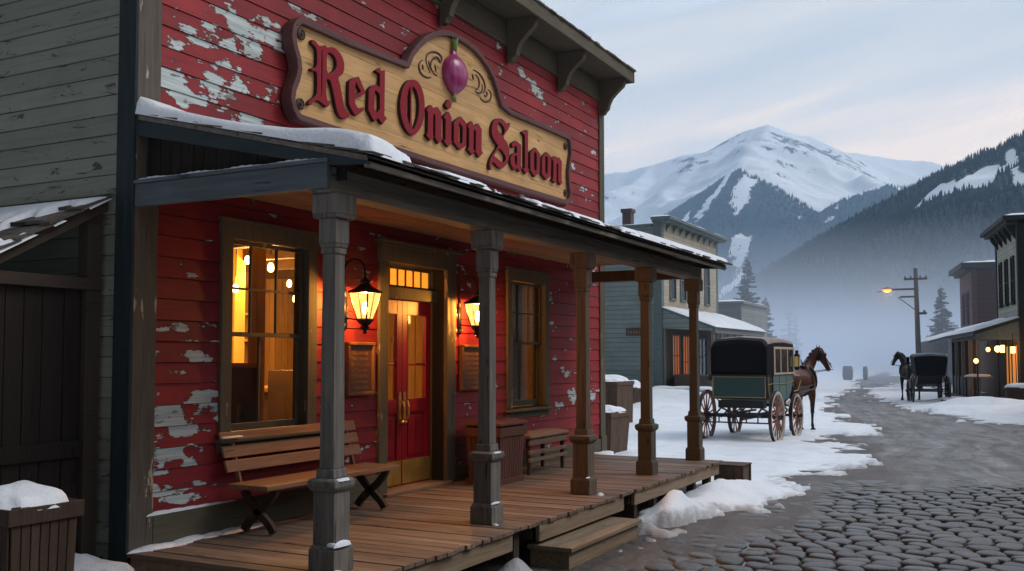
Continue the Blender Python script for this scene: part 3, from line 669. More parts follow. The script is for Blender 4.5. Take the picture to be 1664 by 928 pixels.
# letters traced in the zooms, stood on the board
def L1(p): return [atX(490+x*.17241,50+y*.17241,XL) for x,y in p]
def L2(p): return [atX(640+x*.17241,110+y*.17241,XL) for x,y in p]
def L3(p): return [atX(780+x*.14006,180+y*.14006,XL) for x,y in p]
XL=XS-.008
LET=[('letter_r',L1,[[(112,82),(135,100),(150,125),(168,142),(200,143),(232,132),(235,158),(280,151),(330,170),(375,225),(400,290),(404,355),(390,410),(340,442),(360,490),(375,570),(390,660),(408,735),(430,770),(455,770),(459,800),(430,828),(388,833),(352,805),(328,740),(305,620),(288,530),(265,462),(232,452),(232,640),(272,685),(240,728),(215,705),(180,672),(140,655),(110,668),(88,702),(65,702),(62,682),(78,655),(112,634),(133,610),(145,570),(145,385),(110,383),(87,372),(95,350),(145,347),(145,185),(128,150),(92,122),(95,92)],
        [(237,212),(272,207),(310,240),(330,290),(328,345),(300,388),(237,416)],[(186,187),(194,187),(192,622),(184,622)]]),
 ('letter_e',L1,[[(540,432),(606,590),(503,642),(506,685),(525,722),(550,735),(590,721),(580,757),(515,803),(492,785),(445,695),(443,600),(447,478),(487,448)],[(510,480),(560,575),(499,608)]]),
 ('letter_d',L1,[[(740,350),(748,375),(786,371),(780,800),(806,825),(762,882),(722,825),(684,858),(625,745),(632,555),(660,522),(706,506),(738,540),(738,412),(722,395),(692,382)],[(690,566),(704,566),(736,604),(736,740),(712,778),(686,730)]]),
 ('letter_o',L2,[[(185,110),(225,125),(262,185),(285,270),(292,370),(285,470),(262,550),(230,605),(180,645),(140,625),(92,550),(64,450),(55,340),(70,230),(105,150),(145,115)],
        [(150,172),(155,178),(153,560),(140,530),(122,440),(119,340),(130,240)],[(167,165),(203,195),(232,280),(238,380),(224,490),(192,575),(166,592)]]),
 ('letter_n',L2,[[(350,350),(372,378),(371,402),(412,370),(448,420),(446,650),(465,672),(420,716),(388,660),(388,448),(377,436),(370,445),(368,628),(378,655),(342,688),(302,634),(318,615),(320,418),(302,395)]]),
 ('letter_i',L2,[[(515,415),(543,465),(538,680),(552,700),(512,748),(468,690),(485,675),(487,490),(465,462)]]),
 ('letter_i_dot',L2,[[(515,300),(542,342),(538,372),(515,393),(490,368),(482,348)]]),
 ('letter_o_small',L2,[[(632,460),(683,520),(680,735),(620,776),(562,702),(566,508)],[(614,512),(648,562),(645,705),(632,722),(608,690)]]),
 ('letter_n',L2,[[(735,503),(755,545),(753,560),(795,525),(828,580),(826,780),(842,805),(800,848),(770,792),(772,600),(762,580),(752,592),(748,765),(765,790),(735,822),(692,768),(708,745),(708,578),(690,545)]]),
 ('letter_s',L3,[[(225,85),(265,97),(298,138),(315,162),(332,148),(355,135),(335,205),(292,265),(268,312),(310,360),(336,430),(342,500),(325,600),(270,665),(240,674),(205,655),(165,602),(142,592),(128,640),(138,688),(112,680),(102,640),(115,570),(150,500),(215,408),(190,380),(150,320),(133,255),(135,185),(155,125),(190,92)],
        [(215,132),(245,150),(278,198),(288,238),(266,292),(238,268),(205,215),(200,162)],[(226,428),(265,480),(298,530),(294,580),(268,604),(238,588),(188,540),(160,522),(188,478)]]),
 ('letter_a',L3,[[(418,345),(476,395),(474,640),(498,665),(455,710),(432,668),(395,690),(354,618),(352,540),(375,505),(400,488),(428,494),(428,425),(408,398),(398,430),(382,430),(368,405),(372,378)],[(402,520),(428,520),(428,632),(412,625),(402,600)]]),
 ('letter_l',L3,[[(545,220),(558,240),(555,662),(570,690),(530,735),(500,680),(520,655),(520,290),(485,250),(505,240)]]),
 ('letter_o_small',L3,[[(645,428),(698,500),(692,720),(633,768),(582,690),(584,480)],[(638,470),(657,510),(655,690),(640,702),(626,670),(626,492)]]),
 ('letter_o_small',L3,[[(775,480),(826,532),(820,755),(768,803),(714,730),(720,540)],[(768,522),(785,550),(783,725),(768,740),(757,705),(757,540)]]),
 ('letter_n',L3,[[(875,525),(893,550),(892,560),(918,540),(950,590),(945,810),(960,830),(935,860),(903,820),(908,625),(898,605),(888,620),(886,800),(895,812),(865,838),(832,800),(850,785),(852,590),(830,555)]])]
for nm,fn,loops in LET:
    loops=[fn(l) for l in loops]
    if nm in('letter_r','letter_s','letter_o'): loops=[chaikin(l,1) for l in loops]
    o=curve_mesh(nm,loops,XS-.047,XL-XS+.047,['letter','letterside'],sign,.004); two_tone(o)
# corner rosettes
for (px,py) in Z4([(185,165),(178,690)])+Z6([(652,368),(652,782)]):
    y,z=atX(px,py,XS-.03); m=MB()
    pr=[(0.0,.0),(.052,.0),(.055,.02),(.04,.028),(.03,.018),(.018,.02),(.014,.034),(0.001,.036)]
    vs=[];n=16
    m.lathe((0,0,0),pr[1:],n); m.v=[(XS-.047+vz,y+vx,z+vy) for vx,vy,vz in m.v]; m.f=[tuple(reversed(f)) for f in m.f]
    m.build('corner_rosette','brownmetal',sign,smooth=False)
# scrolls beside the onion: carved ribbons
def scroll(paths):
    m=MB()
    for p in paths:
        q=chaikin(Z5(p),2,False); pts=[(XS-.043,*atX(x,y,XS-.045)) for x,y in q]
        k=len(pts); m.tube(pts,[.011*(.45+.75*math.sin(math.pi*min(1,max(0,i/(k-1)))*.9+.15)) for i in range(k)],6)
    m.build('carved_scroll','brownmetal',sign,smooth=True)
scroll([[(445,512),(415,508),(385,475),(365,420),(372,370),(400,335),(430,325),(452,350),(455,380),(478,365),(478,325),(445,285),(395,272),(345,285),(318,330),(325,390),(345,440),(375,515)],[(302,350),(265,370),(245,410),(255,470),(290,515),(345,540),(390,520)],[(290,390),(285,425),(300,468)],[(415,385),(410,430),(435,490)],[(345,340),(352,400),(375,455),(400,490)]])
scroll([[(782,455),(820,462),(870,505),(905,570),(918,640),(905,680),(885,700)],[(785,480),(790,520),(805,575)],[(800,485),(845,530),(860,590),(845,650),(800,655)],[(800,658),(840,690),(880,685),(890,640),(880,580)],[(905,690),(910,725),(935,715),(935,680),(915,668)],[(925,645),(965,665),(980,715),(960,770),(915,780),(870,750),(862,710)]])
# the onion: half-round ribbed bulb on the board, seen upright
def onionmat():
    n=N('purple onion skin',.28,.5); X,Y,Z=n.sep(n.coord()); ph=n.new('ShaderNodeMath',operation='ARCTAN2'); n.l.new(X,ph.inputs[0]); n.l.new(Y,ph.inputs[1])
    st=n.noise(n.comb(n.math('MULTIPLY',ph.outputs[0],9.),n.math('MULTIPLY',Z,1.5),0.),1.,5,.6)
    n.col(n.mix(n.ramp(st,[(.3,0),(.5,.5),(.68,1)]),(.10,.003,.04),(.52,.07,.25))); return n.m
M['onion']=onionmat(); M['green']=plain('onion green',(.16,.26,.06),.5,0,.4,.4,40)
M['root']=plain('onion root green',(.25,.32,.10),.5,0,.4,.4,40)
yc,zc=atX(743.2,119,XS+.03); on=thing('tmp','x','x',(XS-.045,yc,zc)); 
on_parent=on
m=MB(); prof=[(.02,-.245),(.05,-.225),(.10,-.19),(.145,-.14),(.168,-.08),(.178,-.01),(.172,.05),(.15,.11),(.115,.155),(.075,.19),(.045,.22),(.032,.26),(.026,.30)]
n=48; vs=[];fs=[]
for i,(r,z) in enumerate(prof):
    for k in range(n):
        t=2*math.pi*k/n; rr=r*(1+.035*abs(math.cos(t*8))-.02); vs.append((rr*math.cos(t)*.8,rr*math.sin(t)*1.22,z))
for i in range(len(prof)-1):
    for k in range(n): fs.append((i*n+k,i*n+(k+1)%n,(i+1)*n+(k+1)%n,(i+1)*n+k))
m.add(vs,fs); ob=m.build('onion_bulb','onion',on,smooth=True,local=True)
m=MB()
for k in range(9): a=k*.7; m.tube([(.01*math.cos(a)+.012,.016*math.sin(a),.26),(.02*math.cos(a)+.014,.026*math.sin(a),.34),(.03*math.cos(a)+.016,.045*math.sin(a),.41+.03*math.sin(k*2.3))],[.012,.012,.005],6)
og=m.build('onion_stalk','green',on,smooth=True,local=True)
m=MB()
for k in range(9): a=k*.7; m.tube([(.01*math.cos(a)+.012,.014*math.sin(a),-.22),(.014*math.cos(a)+.012,.022*math.sin(a),-.28),(.016*math.cos(a)+.012,.028*math.sin(a),-.33-.01*math.sin(k*2.3))],[.011,.009,.004],6)
orr=m.build('onion_roots','root',on,smooth=True,local=True)
for q in (ob,og,orr):
    q.parent=sign; q.location=Vector((XS-.02,yc,zc))-Vector((W,10.1,4.05))
bpy.data.objects.remove(on)
# ------------------------------------------------------------------ wall lanterns
def lantern(y,label):
    x=-5.68; t=thing('wall_lantern',label,'lantern',(x,y,2.36),0,'lit lanterns on the saloon wall')
    m=MB(); zz=.03
    # back plate and arm
    m.box(W-x+.018,W-x+.04,-.03,.03,-.20,.10); m.ell((W-x+.03,0,-.2),(.02,.03,.04)); m.ell((W-x+.03,0,.12),(.02,.03,.05))
    m.tube([(W-x+.04,0,-.12),(-.1,0,-.135),(-.03,0,-.135)],.009,6)
    arc=[(W-x+.035,0,.12)]+[(-.13-.125*math.cos(a),0,.33+.125*math.sin(a)) for a in np.linspace(0,math.pi,12)]+[(0,0,.30),(0,0,.255)]
    m.tube(arc,.011,8); m.build('bracket_arm','iron',t,smooth=True,local=True)
    m=MB(); q=math.pi/4+.0
    m.lathe((0,0,0),[(.012,.30),(.012,.262),(.03,.25),(.062,.225),(.03,.20)],12); m.build('finial','iron',t,smooth=True,local=True)
    m=MB(); m.lathe((0,0,0),[(.165,.118),(.172,.13),(.168,.138),(.11,.16),(.07,.185),(.045,.21),(.03,.215)],4,ang=q)
    m.build('cap','iron',t,local=True)
    m=MB()
    for k in range(4):
        a=q+k*math.pi/2; m.bar((.155*math.cos(a),.155*math.sin(a),.12),(.078*math.cos(a),.078*math.sin(a),-.135),.011)
        a2=q+(k+1)*math.pi/2; mx_=((math.cos(a)+math.cos(a2))/2,(math.sin(a)+math.sin(a2))/2); m.bar((.155*mx_[0],.155*mx_[1],.118),(.078*mx_[0],.078*mx_[1],-.135),.006)
    m.lathe((0,0,0),[(.085,-.15),(.088,-.135),(.08,-.128)],4,ang=q)
    m.lathe((0,0,0),[(.016,-.275),(.022,-.26),(.014,-.245),(.035,-.235),(.05,-.215),(.035,-.195),(.06,-.175),(.078,-.15)],12)
    m.build('lamp_frame','iron',t,local=True)
    m=MB(); m.lathe((0,0,0),[(.075,-.13),(.150,.116)],4,ang=q); m.f=m.f[:-2]; m.build('lamp_glass','lampglass',t,local=True)
    m=MB(); m.lathe((0,0,-.02),[(.008,-.07),(.02,-.055),(.028,-.02),(.024,.02),(.012,.05),(.003,.06)],12); m.build('flame_bulb','bulb',t,smooth=True,local=True)
    return t
for y,lb in ((7.80,'lit black iron lantern left of the saloon door, above the uncovered plaque'),(10.0,'lit black iron lantern right of the saloon door, partly behind the second porch post')):
    t=lantern(y,lb); light('lantern_light',(-5.68,y,2.44),145,(1.,.47,.12),.03,t)
# plaques
def plaque(y0,y1,z0,z1,label):
    t=thing('wall_plaque',label,'plaque',(W,(y0+y1)/2,z0),0,'bronze plaques beside the saloon door')
    m=MB(); x=W+.018; r=.035
    m.box(x,x+.06,y0,y1,z0,z0+r); m.box(x,x+.06,y0,y1,z1-r,z1); m.box(x,x+.0595,y0,y0+r,z0+r,z1-r); m.box(x,x+.0595,y1-r,y1,z0+r,z1-r); m.build('rim','plaquerim',t,.008)
    MB().box(x,x+.035,y0+r-.005,y1-r+.005,z0+r-.005,z1-r+.005).build('face','plaque',t)
    m=MB(); n=7; zz=z1-.1
    for k in range(n):
        y=y0+r+.05+random.uniform(0,.02)*(k>0); ye=y1-r-.05-random.uniform(0,.03)
        while y<ye:
            wd=random.choice((.009,.012,.015)); h=.028 if k%2==0 else .022
            if random.random()<.88:
                s=random.randint(0,3); X0,X1=x+.034,x+.0385
                if s==0: m.box(X0,X1,y,y+.005,zz-h,zz); m.box(X0,X1,y+.005,y+wd,zz-h,zz-h+.006)
                elif s==1: m.box(X0,X1,y,y+wd,zz-.006,zz); m.box(X0,X1,y+wd/2-.0025,y+wd/2+.0025,zz-h,zz-.006)
                elif s==2: m.box(X0,X1,y,y+wd,zz-h,zz-h+.005); m.box(X0,X1,y,y+wd,zz-.005,zz); m.box(X0,X1,y,y+.004,zz-h+.005,zz-.005)
                else: m.box(X0,X1,y,y+.0045,zz-h,zz); m.box(X0,X1,y+wd-.004,y+wd,zz-h,zz); m.box(X0,X1,y+.0045,y+wd-.004,zz-h/2-.003,zz-h/2+.003)
            y+=wd+.006
        zz-=.057
    m.build('raised_lettering','plaquetxt',t)
plaque(7.80,8.25,1.48,2.01,'bronze plaque on the red wall between the left window and the door')
plaque(9.99,10.50,1.47,2.01,'pale brown bronze plaque right of the door, half hidden by the second porch post')
# ------------------------------------------------------------------ benches
def xbench(loc,L):
    t=thing('park_bench','slatted brown bench with crossed legs under the left window','bench',loc)
    # local: y along the wall, x away from it; origin floor centre
    for k in range(4):
        x0=-.19+k*.105; MB().box(x0,x0+.098,-L/2,L/2,.375,.415).build('seat_slat','bench',t,.006,local=True) if k in(0,1,2,3) else None
    for k,(z,dx) in enumerate(((.50,-.235),(.615,-.27),(.73,-.305))):
        m=MB(); m.prism([(dx,z),(dx+.025,z),(dx-.005,z+.092),(dx-.03,z+.092)],'Y',-L/2+.02,L/2-.02); m.build('back_slat','bench',t,.005,local=True)
    for s in (-1,1):
        y=s*(L/2-.16); m=MB()
        def leg(pts,w_=.032):
            p=chaikin(pts,2,False)
            for (xa,za),(xb,zb) in zip(p[:-1],p[1:]):
                d=Vector((xb-xa,zb-za)).normalized(); n_=Vector((-d.y,d.x))*w_; e=d*.004
                m.prism([(xa-n_.x-e.x,za-n_.y-e.y),(xb-n_.x+e.x,zb-n_.y+e.y),(xb+n_.x+e.x,zb+n_.y+e.y),(xa+n_.x-e.x,za+n_.y-e.y)],'Y',y-.022,y+.022)
        leg([(.17,.372),(.155,.33),(.06,.23),(-.02,.17),(-.12,.08),(-.17,.0)]); leg([(-.17,.372),(-.13,.30),(-.03,.20),(.06,.13),(.13,.07),(.17,.0)])
        m.box(-.19,.2,y-.0225,y+.0225,.35,.374); m.build('leg','benchd',t,.003,local=True)
        m=MB(); m.bar((-.205,y,.38),(-.335,y,.83),.04,.022); m.build('back_support','bench',t,.003,local=True)
    return t
xbench((-5.575,7.0,.42),1.86)
def bench2(loc,L):
    t=thing('slatted_bench','small greyish slatted bench with rounded top, between the bin and the third porch post','bench',loc)
    for k,(z,h) in enumerate(((.36,.07),(.25,.05),(.16,.045))):
        MB().box(.13,.16,-L/2,L/2,z,z+h).build('front_slat','benchg',t,.006,local=True)
    m=MB(); m.prism([(-.2,.44),(.17,.44),(.19,.46),(.17,.485),(0,.505),(-.2,.495)],'Y',-L/2-.02,L/2+.02); m.build('seat','benchg',t,.008,local=True)
    for a in (-.17,.115):
        for b in (-L/2+.04,L/2-.08): m=MB(); m.frustum(a,b+.02,0,.438,.018,.018,.026,.026); m.build('leg','benchd',t,local=True)
    return t
bench2((-5.56,11.35,.42),1.1)
def slat_bin(name,label,loc,wx,wy,h,mat,rail='top',lid=None,snow=False,group=None,taper=.88,dark=None,cat='bin'):
    t=thing(name,label,cat,loc,0,group); m=MB()
    ax,ay=wx/2,wy/2; n1=max(3,int(wx/.06)); n2=max(3,int(wy/.06)); 
    def P(u,v,z,o=0): k=taper+(1-taper)*z/h; return ((u)*k*(1+o),(v)*k*(1+o),z)
    for (n,fx) in ((n2,1),(n2,-1),(n1,2),(n1,-2)):
        for i in range(n):
            a=-1+2*(i+.06)/n; b=-1+2*(i+.94)/n
            if abs(fx)==1:
                s=fx; q=[(s*ax,a*ay),(s*ax,b*ay)]; off=(s*.014,0)
            else:
                s=fx//2; q=[(a*ax,s*ay),(b*ax,s*ay)]; off=(0,s*.014)
            (u0,v0),(u1,v1)=q; zt=h-.0-random.uniform(0,.02)
            A=[P(u0,v0,0),P(u1,v1,0),P(u1,v1,zt),P(u0,v0,zt)]; Bq=[(x_+off[0],y_+off[1],z_) for x_,y_,z_ in A]
            fs=[(0,1,2,3),(7,6,5,4),(0,4,5,1),(1,5,6,2),(2,6,7,3),(3,7,4,0)]
            m.add(A+Bq,fs)
    m.build('slats',mat,t,.003,local=True)
    MB().frustum(0,0,.02,h-.04,(ax-.006)*taper,(ay-.006)*taper,ax-.006,ay-.006).build('liner',dark or 'gap',t,local=True)
    for z0,z1 in ((h-.12,h-.02),(.0,.06)) if rail=='both' else ((h-.11,h-.01),):
        m=MB(); k=taper+(1-taper)*z0/h; a=ax*k+.016; b=ay*k+.016; e=.018; k2=(taper+(1-taper)*z1/h)/k
        m.box(a,a+e,-b-e,b+e,z0,z1); m.box(-a-e,-a,-b-e,b+e,z0,z1); m.box(-a,a,b,b+e,z0,z1); m.box(-a,a,-b-e,-b,z0,z1)
        m.build('rail',mat,t,.004,local=True)
    if lid: m=MB(); m.box(-ax-.04,ax+.04,-ay-.04,ay+.04,h+.002,h+.035); m.frustum(0,0,h+.0355,h+.065,ax+.02,ay+.02,ax-.06,ay-.06); m.build('lid',mat,t,.008,local=True)
    if snow: snow_cap(t,ax+.03,ay+.03,h+(.067 if lid else -.01),snow)
    return t
def snow_cap(t,ax,ay,z,th):
    n=22; vs=[];fs=[];sd=random.uniform(0,99)
    for i in range(n+1):
        for j in range(n+1):
            u=-1+2*i/n; v=-1+2*j/n; e=max(abs(u),abs(v)); q=(u**4+v**4)**.25
            hgt=th*max(0,1-q**5)**.5*(.75+.5*mnoise.noise((u*1.3+sd,v*1.3,0)))
            k=1/(max(q,1e-3)/max(e,1e-3)); over=1+.05*mnoise.noise((u*3+sd,v*3,3))
            vs.append((u*ax*(k if e>0 else 1)*over,v*ay*(k if e>0 else 1)*over,z+hgt-.004-.02*(e>.99)))
    for i in range(n):
        for j in range(n): a=i*(n+1)+j; fs.append((a,a+n+1,a+n+2,a+1))
    o=MB().add(vs,fs).build('snow_cap','snow',t,smooth=True,local=True); return o
slat_bin('litter_bin','red brown slatted bin with flat lid, beside the second porch post',(-5.50,10.12,.42),.42,.62,.66,'bin','both',lid=True,dark='gap')
slat_bin('slatted_barrel','dark brown slatted barrel heaped with snow in the bottom left foreground',(-5.63,4.06,.0),.60,.46,.97,'crated','top',snow=.12,taper=.9)
slat_bin('wooden_crate','brown tapered wooden crate with snow on top, standing in the snow past the red wall',(-7.2,17.45,0),.75,1.0,.86,'crate','none',snow=.12,taper=.86)
slat_bin('slatted_bin','tall pale slatted bin with snow on top, farther back beyond the brown crate',(-10.1,24.5,0),1.3,1.2,1.25,'crate','top',snow=.2,taper=.97)
slat_bin('snowy_planter','small dark tub with a thick snow cap in front of the teal building',(-12.55,32.5,0),1.1,1.1,.85,'crated','none',snow=.28,taper=.75,cat='tub')
t=thing('wooden_box','small brown wooden box at the far end of the porch deck','box',(-3.80,14.05,0))
m=MB(); m.box(-.2,.2,-.22,.22,0,.33); m.build('box_body','crate',t,.006,local=True); m=MB(); m.box(.2,.22,-.235,-.19,0,.34); m.box(.2,.22,.19,.235,0,.34); m.box(-.21,.23,-.24,.24,.331,.35); m.build('box_frame','crated',t,.004,local=True)
# ------------------------------------------------------------------ lean-to shed
shed=thing('lean_to_shed','dark boarded lean-to shed with snowy shingle roof against the side wall','shed',(-6.3,4.4,0))
xs=-6.22
def sz(y): return 3.09-(5.19-y)*.55
m=MB(); m.prism([(5.19,sz(5.19)-.05),(2.2,sz(2.2)-.05),(2.2,sz(2.2)-.02),(5.19,sz(5.19)-.02)],'X',-9.5,xs+.06); m.build('roof_deck','shedg',shed)
m=MB(); y=5.18
while y>2.2:
    yb=max(y-.27,2.15); x=xs+.10
    while x>-9.5:
        wd=random.uniform(.1,.22); j=random.uniform(-.03,.03); t_=random.uniform(.014,.028)
        m.add([(x-wd+.006,y,sz(y)-.018),(x,y,sz(y)-.018),(x,yb+j,sz(yb+j)+.002),(x-wd+.006,yb+j,sz(yb+j)+.002),(x-wd+.006,y,sz(y)-.006),(x,y,sz(y)-.006),(x,yb+j,sz(yb+j)+.004+t_),(x-wd+.006,yb+j,sz(yb+j)+.004+t_)],
              [(3,2,1,0),(4,5,6,7),(0,1,5,4),(1,2,6,5),(2,3,7,6),(3,0,4,7)]); x-=wd
    y-=.25
m.build('roof_shingles','shingle',shed)
m=MB(); m.prism([(5.19,sz(5.19)-.12),(2.2,sz(2.2)-.12),(2.2,sz(2.2)-.051),(5.19,sz(5.19)-.051)],'X',xs,xs+.045); m.build('rake_board','shedg',shed,.004)
m=MB(); m.box(xs-.08,xs-.0,2.4,5.19,2.36,2.45); m.build('tie_beam','shedg',shed,.005)
m=MB(); m.box(xs-.12,xs-.01,5.06,5.185,0,2.95); m.build('corner_post','shedg',shed,.005); m=MB(); m.box(xs-.12,xs-.01,2.4,2.52,0,1.3); m.build('corner_post','shedg',shed,.005)
m=MB(); y=2.52
while y<5.05:
    b=random.uniform(.12,.2); b=min(b,5.055-y); m.box(xs-.075,xs-.045-random.uniform(0,.008),y+.004,y+b-.004,0,2.358); y+=b
m.box(xs-.0445,xs-.02,2.6,5.05,1.12,1.24)
m.build('board_wall','shed',shed)
m=MB(); m.box(-9.4,xs-.13,2.35,2.4,0,1.25); m.box(-9.5,-9.42,2.4,5.2,0,1.3); m.build('side_boards','shed',shed)
# snow on the shed roof
def roof_snow(name,nx,ny,Pf,tf,label,parent=None):
    vs=[];fs=[]
    for i in range(nx+1):
        for j in range(ny+1):
            u=i/nx;v=j/ny; p=Pf(u,v); vs.append((p[0],p[1],p[2]+tf(u,v,p)))
    for i in range(nx):
        for j in range(ny): a=i*(ny+1)+j; fs.append((a,a+ny+1,a+ny+2,a+1))
    # drop quads wholly below the roof
    keep=[]
    tt=[tf(i/nx,j/ny,Pf(i/nx,j/ny)) for i in range(nx+1) for j in range(ny+1)]
    for f in fs:
        if max(tt[k] for k in f)>-.012: keep.append(f)
    o=MB().add(vs,keep).build(name,'snow',smooth=True); stuff(o,label,'snow'); return o
def ss(x,a,b): t=min(1,max(0,(x-a)/(b-a))); return t*t*(3-2*t)
def fb(x,y,z=0,o=4): return mnoise.fractal((x,y,z),1.0,2.0,o)
def tshed(u,v,p):
    e=min(1,min(u,1-u)*14,min(v,1-v)*14)
    n_=fb(p[0]*1.1,p[1]*1.6,5)+.35*fb(p[0]*5,p[1]*2,1)
    top=ss(p[1],4.75,5.1)
    return -.03+(.085*ss(n_+.55*top,.08,.32))*(e**.5)
roof_snow('shed_roof_snow',140,90,lambda u,v:(xs+.1-u*2.6,5.18-v*2.95,sz(5.18-v*2.95)),tshed,'patchy snow lying on the shed shingles at the far left')
def tporch(u,v,p):
    # u: 0 eave .. 1 wall, v along Y
    y=p[1]; yy=y-RY0
    eu=min(1,u*2.24/.06)**.5 if u*2.24<.06 else 1; ew=1
    ev=min(1,(y-(RY0-.03))/.05)**.5 if y>RY0-.03 else 0; ev2=min(1,max(0,(RY1-y)/.05))**.5
    n_=fb(y*1.3,u*3,2)+.4*fb(y*6,u*6,7)
    dens=.55*(1-ss(y,5.3,6.1))+.14*ss(u,.02,.25)+.6*ss(y,9.6,10.4)-.02
    k=ss(n_+dens,-.03,.16)
    th=.022+.03*(1-ss(y,5.3,6.2))*(1+.4*math.sin(u*8))+.05*(1-ss(y,5.3,5.9))*(1-ss(u,.1,.35))+.03*ss(y,9,11)+.05*ss(u,.88,1.)
    return -.03+(th+.03)*k*eu*ev*ev2
roof_snow('porch_roof_snow',60,520,lambda u,v:(-3.735-u*2.2,RY0-.03+v*(RY1-RY0+.03),rz(-3.735-u*2.2)+.026),tporch,'snow lying along the porch roof of the saloon below the sign')

# small leftovers of snow on ledges and along the wall foot
def lump(m,c,rx,ry,rz_,yaw=0):
    n=14; vs=[(0,0,1)]; sd=random.uniform(0,50)
    rings=(.35,.65,.85,1.)
    for q in rings:
        for k in range(n):
            t=2*math.pi*k/n; r=q*(1+.35*mnoise.noise((math.cos(t)*1.2+sd,math.sin(t)*1.2,q))); vs.append((r*math.cos(t),r*math.sin(t),(1-q*q)**.5 if q<1 else -.15))
    ca_,sa_=math.cos(yaw),math.sin(yaw); V=[(c[0]+(x*rx*ca_-y*ry*sa_),c[1]+(x*rx*sa_+y*ry*ca_),c[2]+z*rz_) for x,y,z in vs]
    fs=[(0,1+k,1+(k+1)%n) for k in range(n)]
    for i in range(3): fs+=[(1+i*n+k,1+(i+1)*n+k,1+(i+1)*n+(k+1)%n,1+i*n+(k+1)%n) for k in range(n)]
    m.add(V,fs)
def snowbits(label,items):
    m=MB()
    for it in items: lump(m,*it)
    o=m.build('snow_patches','snow',smooth=True); stuff(o,label,'snow')
X_=PX+.1; L_=[]
L_+=[((-4.105,5.41,1.03),.022,.07,.016),((-4.13,5.36,1.03),.05,.03,.014),((-4.10,5.39,.60),.02,.09,.035),((-4.13,5.325,.60),.05,.018,.025),((-4.105,7.57,1.03),.02,.07,.012),((-4.14,7.50,1.03),.05,.02,.01),((-4.11,7.55,.598),.014,.08,.014),((-4.12,9.6,.598),.012,.05,.012),
 ((-4.08,5.32,.42),.05,.04,.03),((-4.0,9.64,.42),.035,.05,.028),((-4.07,7.48,.42),.03,.02,.02)]
for k in range(9): L_.append(((-5.90+random.uniform(0,.05),5.34+k*.06,.42),.05+random.uniform(0,.06),.15,.018+.012*math.sin(k)))
for k in range(12): L_.append(((-5.90+random.uniform(0,.04),5.98+k*.055,.42),.04+random.uniform(0,.07),.14,.016+.012*math.sin(k*1.7)))
for k in range(16): L_.append(((-5.925,5.47+k*.05,.66),.022,.12,.022*(1-k/20)+.006*math.sin(k*2.1)))
for k in range(24): L_.append(((-5.85+k*.07,5.225,3.186),.05,.02,.012+.006*math.sin(k)))
for k in range(10): L_.append(((-5.80+random.uniform(-.06,.15),13.9+random.uniform(-.1,.3),.42-.02),.12,.1,.03))
for k in range(8): L_.append(((-5.82,6.08+k*.025,1.20),.03,.03,.012))
snowbits('thin leftovers of snow on the post ledges and along the foot of the saloon wall',L_)
# ------------------------------------------------------------------ numpy noise
def hash2(ix,iy,s):
    h=(ix.astype(np.int64)*374761393+iy.astype(np.int64)*668265263+s*1442695041)&0xffffffff
    h=((h^(h>>13))*1274126177)&0xffffffff; h=h^(h>>16); return (h&0xffff)/65535.
def vnoise(x,y,s=0):
    ix=np.floor(x);iy=np.floor(y);fx=x-ix;fy=y-iy;fx=fx*fx*fx*(fx*(fx*6-15)+10);fy=fy*fy*fy*(fy*(fy*6-15)+10)
    a=hash2(ix,iy,s);b=hash2(ix+1,iy,s);c=hash2(ix,iy+1,s);d=hash2(ix+1,iy+1,s)
    return (a*(1-fx)+b*fx)*(1-fy)+(c*(1-fx)+d*fx)*fy
def fbm(x,y,o=5,s=0,g=.5):
    r=0;a=1;t=0
    for k in range(o):
        ca,sa=math.cos(k*1.1),math.sin(k*1.1); X=(x*ca-y*sa)*2**k; Y=(x*sa+y*ca)*2**k
        r=r+a*(vnoise(X+k*17.3,Y-k*9.1,s+k)*2-1); t+=a; a*=g
    return r/t
def ridged(x,y,o=5,s=0,g=.5):
    r=0;a=1;t=0
    for k in range(o):
        ca,sa=math.cos(k*1.1+.4),math.sin(k*1.1+.4); X=(x*ca-y*sa)*2**k; Y=(x*sa+y*ca)*2**k
        r=r+a*(1-np.abs(vnoise(X+k*7.7,Y+k*3.3,s+k)*2-1)*2); t+=a; a*=g
    return r/t
def sdist(X,Y,poly):
    """signed distance, positive inside"""
    n=len(poly); best=np.full(X.shape,1e9); ins=np.zeros(X.shape,bool)
    for i in range(n):
        ax,ay=poly[i];bx,by=poly[(i+1)%n]; dx,dy=bx-ax,by-ay; L=dx*dx+dy*dy+1e-12
        t=np.clip(((X-ax)*dx+(Y-ay)*dy)/L,0,1); best=np.minimum(best,(X-ax-t*dx)**2+(Y-ay-t*dy)**2)
        c=(ay>Y)!=(by>Y); xi=(bx-ax)*(Y-ay)/(by-ay+1e-12)+ax; ins^=c&(X<xi)
    return np.where(ins,1,-1)*np.sqrt(best)
def sst(x,a,b): t=np.clip((x-a)/(b-a),0,1); return t*t*(3-2*t)
